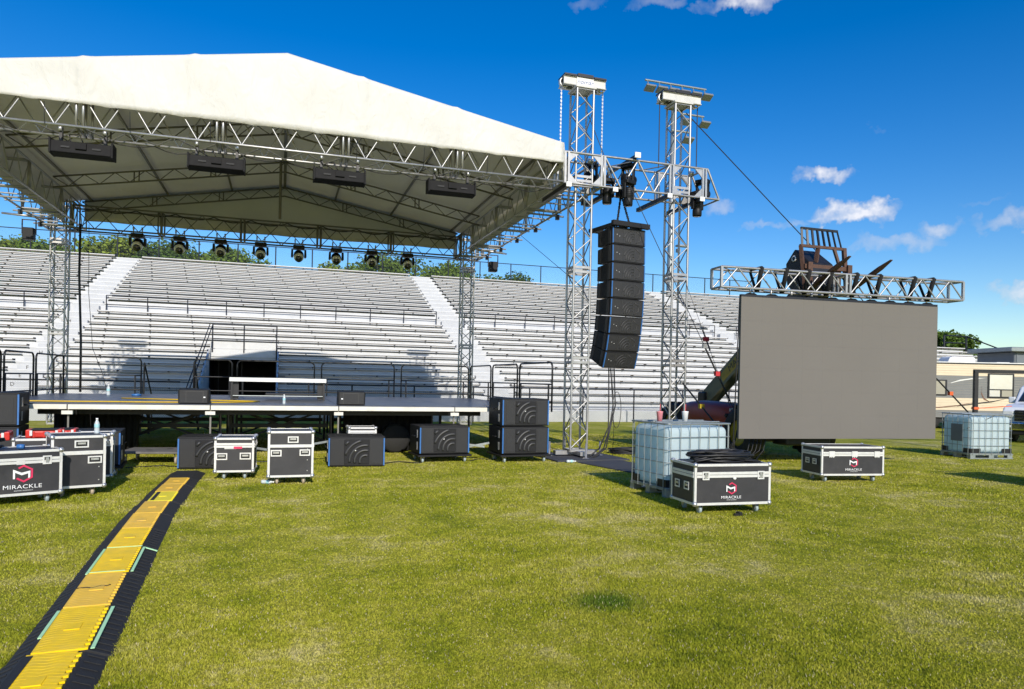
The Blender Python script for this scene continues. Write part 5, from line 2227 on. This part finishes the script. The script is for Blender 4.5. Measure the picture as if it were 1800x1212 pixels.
tx = text_mesh('boom_lettering', 'MAEC', .26, M['black'], TH, dm + q_ @ Vector((-.168, 0, 0)), (0, 0, 0), .002, 1.1)
# lettering runs up the boom, on the face turned to the camera's left
lx = dv
lz = Vector((-1, 0, 0))
lz = (lz - lx * lz.dot(lx)).normalized()
ly = lz.cross(lx)
tx.rotation_mode = 'QUATERNION'
tx.rotation_quaternion = Matrix(((lx.x, ly.x, lz.x), (lx.y, ly.y, lz.y), (lx.z, ly.z, lz.z))).to_quaternion()
rod('lift_ram', M['black'], TH, (.4, .3, 1.0), tuple(P0.lerp(P1, .5) + Vector((0, 0, -.2))), .07)
b = MB()
b.box((.38, 2.05, 1.25), (.5, .35, .5))
b.build('pivot_bracket', M['black'], TH, .03, 1)
b = MB()
b.prism([(-2.4, 3.95), (-2.3, 4.5), (-1.75, 4.9), (-1.45, 4.6), (-1.5, 4.1), (-2.0, 3.6)], .12, .75, 'YZ')
b.build('boom_head', M['black'], TH, .02, 1)
b = MB()
b.lathe([(.045, -.01), (.07, -.01), (.07, .01), (.045, .01), (.045, -.01)], 16, (.11, -1.75, 4.68), 'X')
b.build('pin_ring', M['logo_white'], TH)
# carriage and load backrest, tilted back
CR = MB()
yc = -2.28
for z in (3.98, 4.42):
    CR.span(-.05, 1.2, yc - .04, yc + .04, z - .05, z + .05)
CR.build('carriage', M['rust'], TH)
for x in (.0, 1.15):
    bar('carriage_upright', M['rust'], TH, (x, yc, 3.92), (x + (-.06 if x < .5 else .0), yc + .1, 4.9), .09, .07)
for x in (.2, .92):
    bar('carriage_strut', M['rust'], TH, (x + .1, yc + .05, 4.4), (x + .22 if x < .5 else x - .05, yc + .1, 4.88), .09, .05)
    bar('carriage_plate', M['rust'], TH, (x, yc + .03, 3.9), (x, yc + .03, 4.46), .16, .04)
bar('backrest_rail', M['rust'], TH, (-.08, yc + .1, 4.9), (1.2, yc + .1, 4.9), .06, .06)
bar('backrest_rail', M['black'], TH, (.0, yc + .18, 5.32), (1.02, yc + .18, 5.32), .05, .05)
for k in range(8):
    bar('backrest_bar', M['black'], TH, (-.02 + k * .157, yc + .1, 4.9), (.02 + k * .142, yc + .18, 5.32), .045, .035)
for x in (.06, 1.16):
    fk = MB()
    a, e = Vector((x, yc - .06, 3.9)), Vector((x + .0, yc - 1.26, 4.45))
    d = (e - a).normalized()
    n = d.cross(Vector((1, 0, 0))).normalized()
    for (t0, t1, h0, h1, w0, w1) in ((0, .75, .035, .028, .065, .06), (.75, 1, .028, .008, .06, .03)):
        A, B = a.lerp(e, t0), a.lerp(e, t1)
        vs = []
        for c, h, w in ((A, h0, w0), (B, h1, w1)):
            for sx, sn in ((-1, -1), (1, -1), (1, 1), (-1, 1)):
                vs.append(c + Vector((sx * w, 0, 0)) + n * (sn * h))
        for q in ((3, 2, 1, 0), (4, 5, 6, 7), (0, 1, 5, 4), (1, 2, 6, 5), (2, 3, 7, 6), (3, 0, 4, 7)):
            fk.face([vs[i] for i in q])
    fk.box((x, yc - .07, 4.2), (.12, .05, .62))
    fk.build('fork', M['rust'], TH)
hs = MB()
for k in range(4):
    hs.path([(.35 + k * .05, -1.9, 4.5), (.36 + k * .05, -2.15, 4.35 - .05 * k), (.4 + k * .06, -2.2, 4.1), (.5, -2.0, 3.95)], .016, 5)
hs.build('hydraulic_hose', M['rubber'], TH)

# loose cables at the left foot of the wall
cb = MB()
for k in range(5):
    cb.path([(9.25 + k * .03, 13.0, .75), (9.2 - .03 * k, 13.02, .4), (9.35 + .1 * k, 13.05, .08 + .1 * (k % 2)), (9.6 + .1 * k, 13.1, .3), (9.7 + .1 * k, 13.1, .7)], .01, 5)
cb.path([(9.22, 12.95, 3.6), (9.18, 12.95, 2.2), (9.15, 12.98, .5), (9.0, 13.1, .02)], .014, 5)
tag(cb.build('screen_cables', M['cable']), 'black feed cables hanging at the left edge of the LED wall', 'cable')

# ------------------------------------------------------------------ guys and straps


def guy(label, p0, p1, r=.008, ratchet=None, m='black', rm='redstrap'):
    p0, p1 = Vector(p0), Vector(p1)
    t = thing('guy_wire', label, 'guy wire', p1, 0, 'guy wires of the stage rig')
    rod('wire', M[m], t, p0 - p1, (0, 0, 0), r)
    if ratchet:
        a, b_ = ratchet
        rod('strap', M['black'], t, (p0 - p1) * a, (p0 - p1) * b_, .02)
        c = (p0 - p1) * ((a + b_) / 2)
        cube('ratchet', M[rm], t, c, (.12, .08, .1))
        cube('ratchet', M['steel'], t, (p0 - p1) * a, (.09, .06, .09))


guy('long guy wire from the right tower top past the fork carriage to the right', (9.1, 15.05, 8.2), (18.35, 15.0, .95), .012, (.16, .02), rm='orange')
guy('thin guy wire crossing in front of the hanging speaker column', (7.25, 14.25, 6.05), (9.55, 13.45, 1.05), .008, (.3, .06))
guy('guy wire between the right roof edge and the front right tower', (6.75, 20.3, 6.05), (6.55, 15.2, 3.9), .007)
guy('guy wire running down from the top of the front right tower', (6.55, 15.1, 7.9), (7.35, 14.9, 5.95), .009)
guy('ratchet strap from the right tower down to the water tank', (9.05, 14.9, 1.75), (9.5, 13.2, .2), .012, (1.0, .3), rm='machine_yellow')
guy('thin wire beside the ratchet strap at the red machine', (8.95, 15.0, 4.6), (9.75, 13.9, 1.1), .005, (.55, .4))

# ------------------------------------------------------------------ camper, pickup and trailer on the right
# the camper stands parallel to the picture
rvx, rvy = 28.08, 23.5
RV = thing('camper_trailer', 'cream and grey travel trailer parked behind the LED wall', 'camper', (rvx, rvy, 0), -YAW)
z0, z1 = .5, 2.86
n = 22
for k in range(n):
    za, zb = z0 + (z1 - z0) * k / n, z0 + (z1 - z0) * (k + 1) / n
    zc = (za + zb) / 2
    m = 'rv_grey' if (1.32 < zc < 2.28 or zc < .78) else 'rv_cream'
    spanc('siding_strip', M[m], RV, -5, 5, -.012 - .004 * (k % 2), .02, za + .004, zb - .004)
b = MB()
b.span(-5, 5, .02, 2.4, z0, z1)
b.build('box', M['rv_cream'], RV, .05, 2)
spanc('roof_edge', M['black'], RV, -5.02, 5.02, -.04, .0, z1 - .03, z1 + .02)
spanc('roof_edge', M['rv_roof'], RV, -5.02, 5.02, -.05, -.0, z1 + .02, z1 + .06)
spanc('underskirt', M['black'], RV, -4.8, 4.8, .1, 2.2, .3, z0 - .01)
for (xa, xb, za, zb, split) in ((1.1, 2.24, 1.39, 2.45, True), (-2.2, -.66, 1.45, 2.14, False), (3.4, 4.2, 1.39, 2.45, True)):
    b = MB()
    b.span(xa, xb, -.05, -.014, za, zb)
    f = b.build('window', M['black'], RV, .03, 2)
    if split:
        zs = za + .35
        spanc('pane', M['pane_reflection'], f, xa + .07, xb - .09, -.056, -.051, zs + .03, zb - .06)
        spanc('pane', M['pane_reflection'], f, xa + .07, (xa + xb) / 2 - .05, -.056, -.051, za + .06, zs - .02)
        spanc('pane', M['window_tan'], f, (xa + xb) / 2 + .03, xb - .09, -.056, -.051, za + .06, zs - .02)
    else:
        spanc('pane', M['window_tan'], f, xa + .07, xb - .1, -.056, -.051, za + .06, zb - .06)
b = MB()
b.prism([(-.2, z1 + .03), (-.12, z1 + .26), (.0, z1 + .33), (1.0, z1 + .31), (1.05, z1 + .05)], .7, 1.5)
b.build('air_conditioner', M['white_paint'], RV, .05, 3)
for x in (2.4, -1.5):
    b = MB()
    b.span(x - .3, x + .3, .9, 1.4, z1 + .02, z1 + .12)
    b.build('roof_vent', M['rv_roof'], RV, .02, 1)


def swoosh(name, m, pts, w, y):
    b = MB()
    top, bot = [], []
    for i, (x, z) in enumerate(pts):
        f = i / (len(pts) - 1)
        ww = w * math.sin(math.pi * (.12 + .86 * f))
        top.append((x, y, z + ww))
        bot.append((x, y, z - ww))
    b.grid([top, bot], False)
    b.build(name, m, RV, solid=.003)


swoosh('decal', M['rvwhite'], [(-.5, 2.0), (-.1, 2.12), (.4, 2.2), (1.0, 2.24)], .03, -.022)
swoosh('decal', M['brown_decal'], [(-2.0, .92), (-1.0, .93), (-.2, 1.02), (.6, 1.2)], .025, -.022)
swoosh('decal', M['black'], [(-.2, 1.0), (.6, 1.13), (1.3, 1.22), (1.9, 1.36)], .03, -.024)
swoosh('decal', M['brown_decal'], [(.85, 1.9), (.83, 1.6), (.95, 1.35), (1.2, 1.22)], .05, -.026)
for x in (-1.2, -.3):
    b = MB()
    b.lathe([(0, -.1), (.2, -.12), (.34, -.1), (.34, .1), (.2, .12), (0, .1)], 18, (x, .2, .34), 'Y')
    b.build('wheel', M['rubber'], RV)

# pickup, its nose to the left
PK = thing('pickup_truck', 'white pickup truck cut off by the right picture edge', 'pickup truck', (23.3, 16.78, 0), -YAW - R(48))
# local: +Y runs to the tail, nose at y = 0, x across
b = MB()
prof = [(0.02, .55), (0.0, .95), (.12, 1.16), (.5, 1.25), (1.45, 1.3), (2.25, 1.85), (2.6, 1.92), (3.6, 1.9), (4.0, 1.35), (5.7, 1.32), (5.75, .6)]
b.prism(prof, -.98, .98, 'YZ')
b.build('body', M['truck_white'], PK, .06, 3)
b = MB()
b.prism([(1.62, 1.36), (2.28, 1.8), (2.6, 1.86), (3.5, 1.84), (3.8, 1.4)], -.995, .995, 'YZ')
b.build('side_windows', M['dark_glass'], PK)
b = MB()
b.face([(-.85, 1.5, 1.345), (.85, 1.5, 1.345), (.75, 2.2, 1.84), (-.75, 2.2, 1.84)])
b.build('windscreen', M['dark_glass'], PK, solid=-.02)
b = MB()
b.span(-.62, .62, -.04, .06, .72, 1.08)
b.build('grille', M['black'], PK, .02, 2)
for z in (.8, .9, 1.0):
    spanc('grille_bar', M['chrome'], PK, -.6, .6, -.06, -.035, z - .02, z + .02)
for s in (-1, 1):
    b = MB()
    b.span(s * .8 - .16, s * .8 + .16, -.03, .2, .84, 1.06)
    b.build('headlight', M['lens'], PK, .03, 2)
    b = MB()
    b.span(s * .78 - .1, s * .78 + .1, -.13, -.1, .5, .58)
    b.build('fog_light', M['lens'], PK, .01, 1)
    b = MB()
    b.span(s * 1.1 - .1, s * 1.1 + .1, 1.7, 1.8, 1.28, 1.5)
    b.build('mirror', M['truck_white'], PK, .03, 2)
b = MB()
b.span(-1.0, 1.0, -.12, .12, .42, .68)
b.build('bumper', M['chrome'], PK, .04, 3)
b = MB()
b.span(-.9, .9, -.05, .2, .26, .42)
b.build('air_dam', M['black'], PK, .03, 1)
for s in (-1, 1):
    for y in (.95, 4.6):
        b = MB()
        b.lathe([(.2, -.14), (.34, -.14), (.4, -.1), (.4, .1), (.34, .14), (.2, .14)], 22, (s * .88, y, .4), 'X')
        w = b.build('wheel', M['rubber'], PK)
        b = MB()
        b.lathe([(0, -.1), (.22, -.13), (.24, 0), (.22, .13), (0, .1)], 16, (s * .88, y, .4), 'X')
        b.build('rim', M['chrome'], w)

# black square tube frame between tank and pickup
BF = thing('steel_frame', 'black square tube frame standing behind the right water tank', 'frame', (18.55, 15.1, 0), -YAW)
bar('post', M['black'], BF, (0, 0, 0), (0, 0, 2.24), .1, .1)
bar('post', M['black'], BF, (3.4, 0, 0), (3.4, 0, 2.24), .1, .1)
bar('top_beam', M['black'], BF, (-.05, .002, 2.24), (3.45, .002, 2.24), .09, .1)
bar('foot', M['black'], BF, (0, -.8, .05), (0, .8, .05), .1, .08)
bar('foot', M['black'], BF, (3.4, -.8, .05), (3.4, .8, .05), .1, .08)
cube('strap', M['orange'], BF, (0, 0, 1.2), (.13, .13, .07))
bar('strap', M['orange'], BF, (.06, -.02, 1.2), (.95, -.1, 1.28), .05, .02)

# grey trailer beyond
GT = thing('storage_trailer', 'dark grey flat roofed trailer rising behind the camper', 'trailer', (35 * .3074 + 28.6 * .9516, 35 * .9516 - 28.6 * .3074, 0), -YAW + R(6))
b = MB()
b.span(-4.4, 5, 0, 2.4, .5, 3.6)
b.build('box', M['grey_wall'], GT, .03, 1)
b = MB()
b.span(-4.8, 5.2, -.3, 2.6, 3.6, 3.82)
b.build('roof', M['galv'], GT, .03, 1)
for k in range(18):
    spanc('wall_rib', M['grey_wall'], GT, -4.3 + .52 * k, -4.25 + .52 * k, -.03, -.002, .52, 3.58)
for x in (-3.6, -2.8, -2.0):
    spanc('soffit_lamp', M['black'], GT, x, x + .4, -.34, -.302, 3.66, 3.74)
for x in (-2, 2.5):
    b = MB()
    b.lathe([(0, -.1), (.4, -.12), (.42, 0), (.4, .12), (0, .1)], 16, (x, .2, .42), 'Y')
    b.build('wheel', M['rubber'], GT)

# ------------------------------------------------------------------ small things on the grass
PD = thing('platform_trolley', 'worn flat plywood trolley on wheels left of the ramp end', 'trolley', (-2.25, 15.2, 0), R(-8))
b = MB()
b.span(-.55, .55, -.45, .45, .2, .24)
b.build('board', M['wood'], PD, .006, 1)
for x, y in ((-.1, -.1), (.2, .15)):
    spanc('cutout', M['black'], PD, x - .05, x + .05, y - .03, y + .03, .2405, .243)
for sx in (-1, 1):
    for y in (-.35, .35):
        caster(PD, sx * .45, y, .2, M['caster_tan'], .07)
for lab, pts, r in (('black cable running over the grass towards the left subwoofers', [(-2.6, 14.2, .012), (-2.1, 14.45, .012), (-1.7, 14.3, .012), (-1.3, 14.75, .012), (.2, 14.9, .012)], .012),
                    ('black cable on the grass between the centre subwoofers', [(1.9, 14.2, .012), (2.3, 14.5, .012), (2.7, 14.3, .012), (3.0, 15.2, .012)], .012),
                    ('black cable on the grass behind the raised subwoofer', [(3.8, 14.5, .012), (4.1, 14.8, .012), (4.4, 14.7, .012), (4.6, 15.4, .012)], .012),
                    ('thin black cable crossing the grass right of the front tower', [(6.9, 16.9, .01), (8.3, 16.3, .01), (9.3, 16.9, .01), (10.8, 16.6, .01)], .012)):
    c_ = MB()
    P_ = [Vector(p) for p in pts]
    fine = []
    for i in range(len(P_) - 1):
        a, b_, c2, d2 = P_[max(0, i - 1)], P_[i], P_[i + 1], P_[min(len(P_) - 1, i + 2)]
        for k in range(8):
            t = k / 8
            fine.append(.5 * ((2 * b_) + (c2 - a) * t + (2 * a - 5 * b_ + 4 * c2 - d2) * t * t + (3 * b_ - a - 3 * c2 + d2) * t ** 3))
    fine.append(P_[-1])
    c_.path(fine, r, 6)
    tag(c_.build('ground_cable', M['cable']), lab, 'cable', 'cables on the grass')
cable_pile('black cable heap on the grass left of the first water tank', 8.0, 15.6, 0, .5, .35, 9, 14, 0, .16)

print('objects', len(bpy.data.objects))
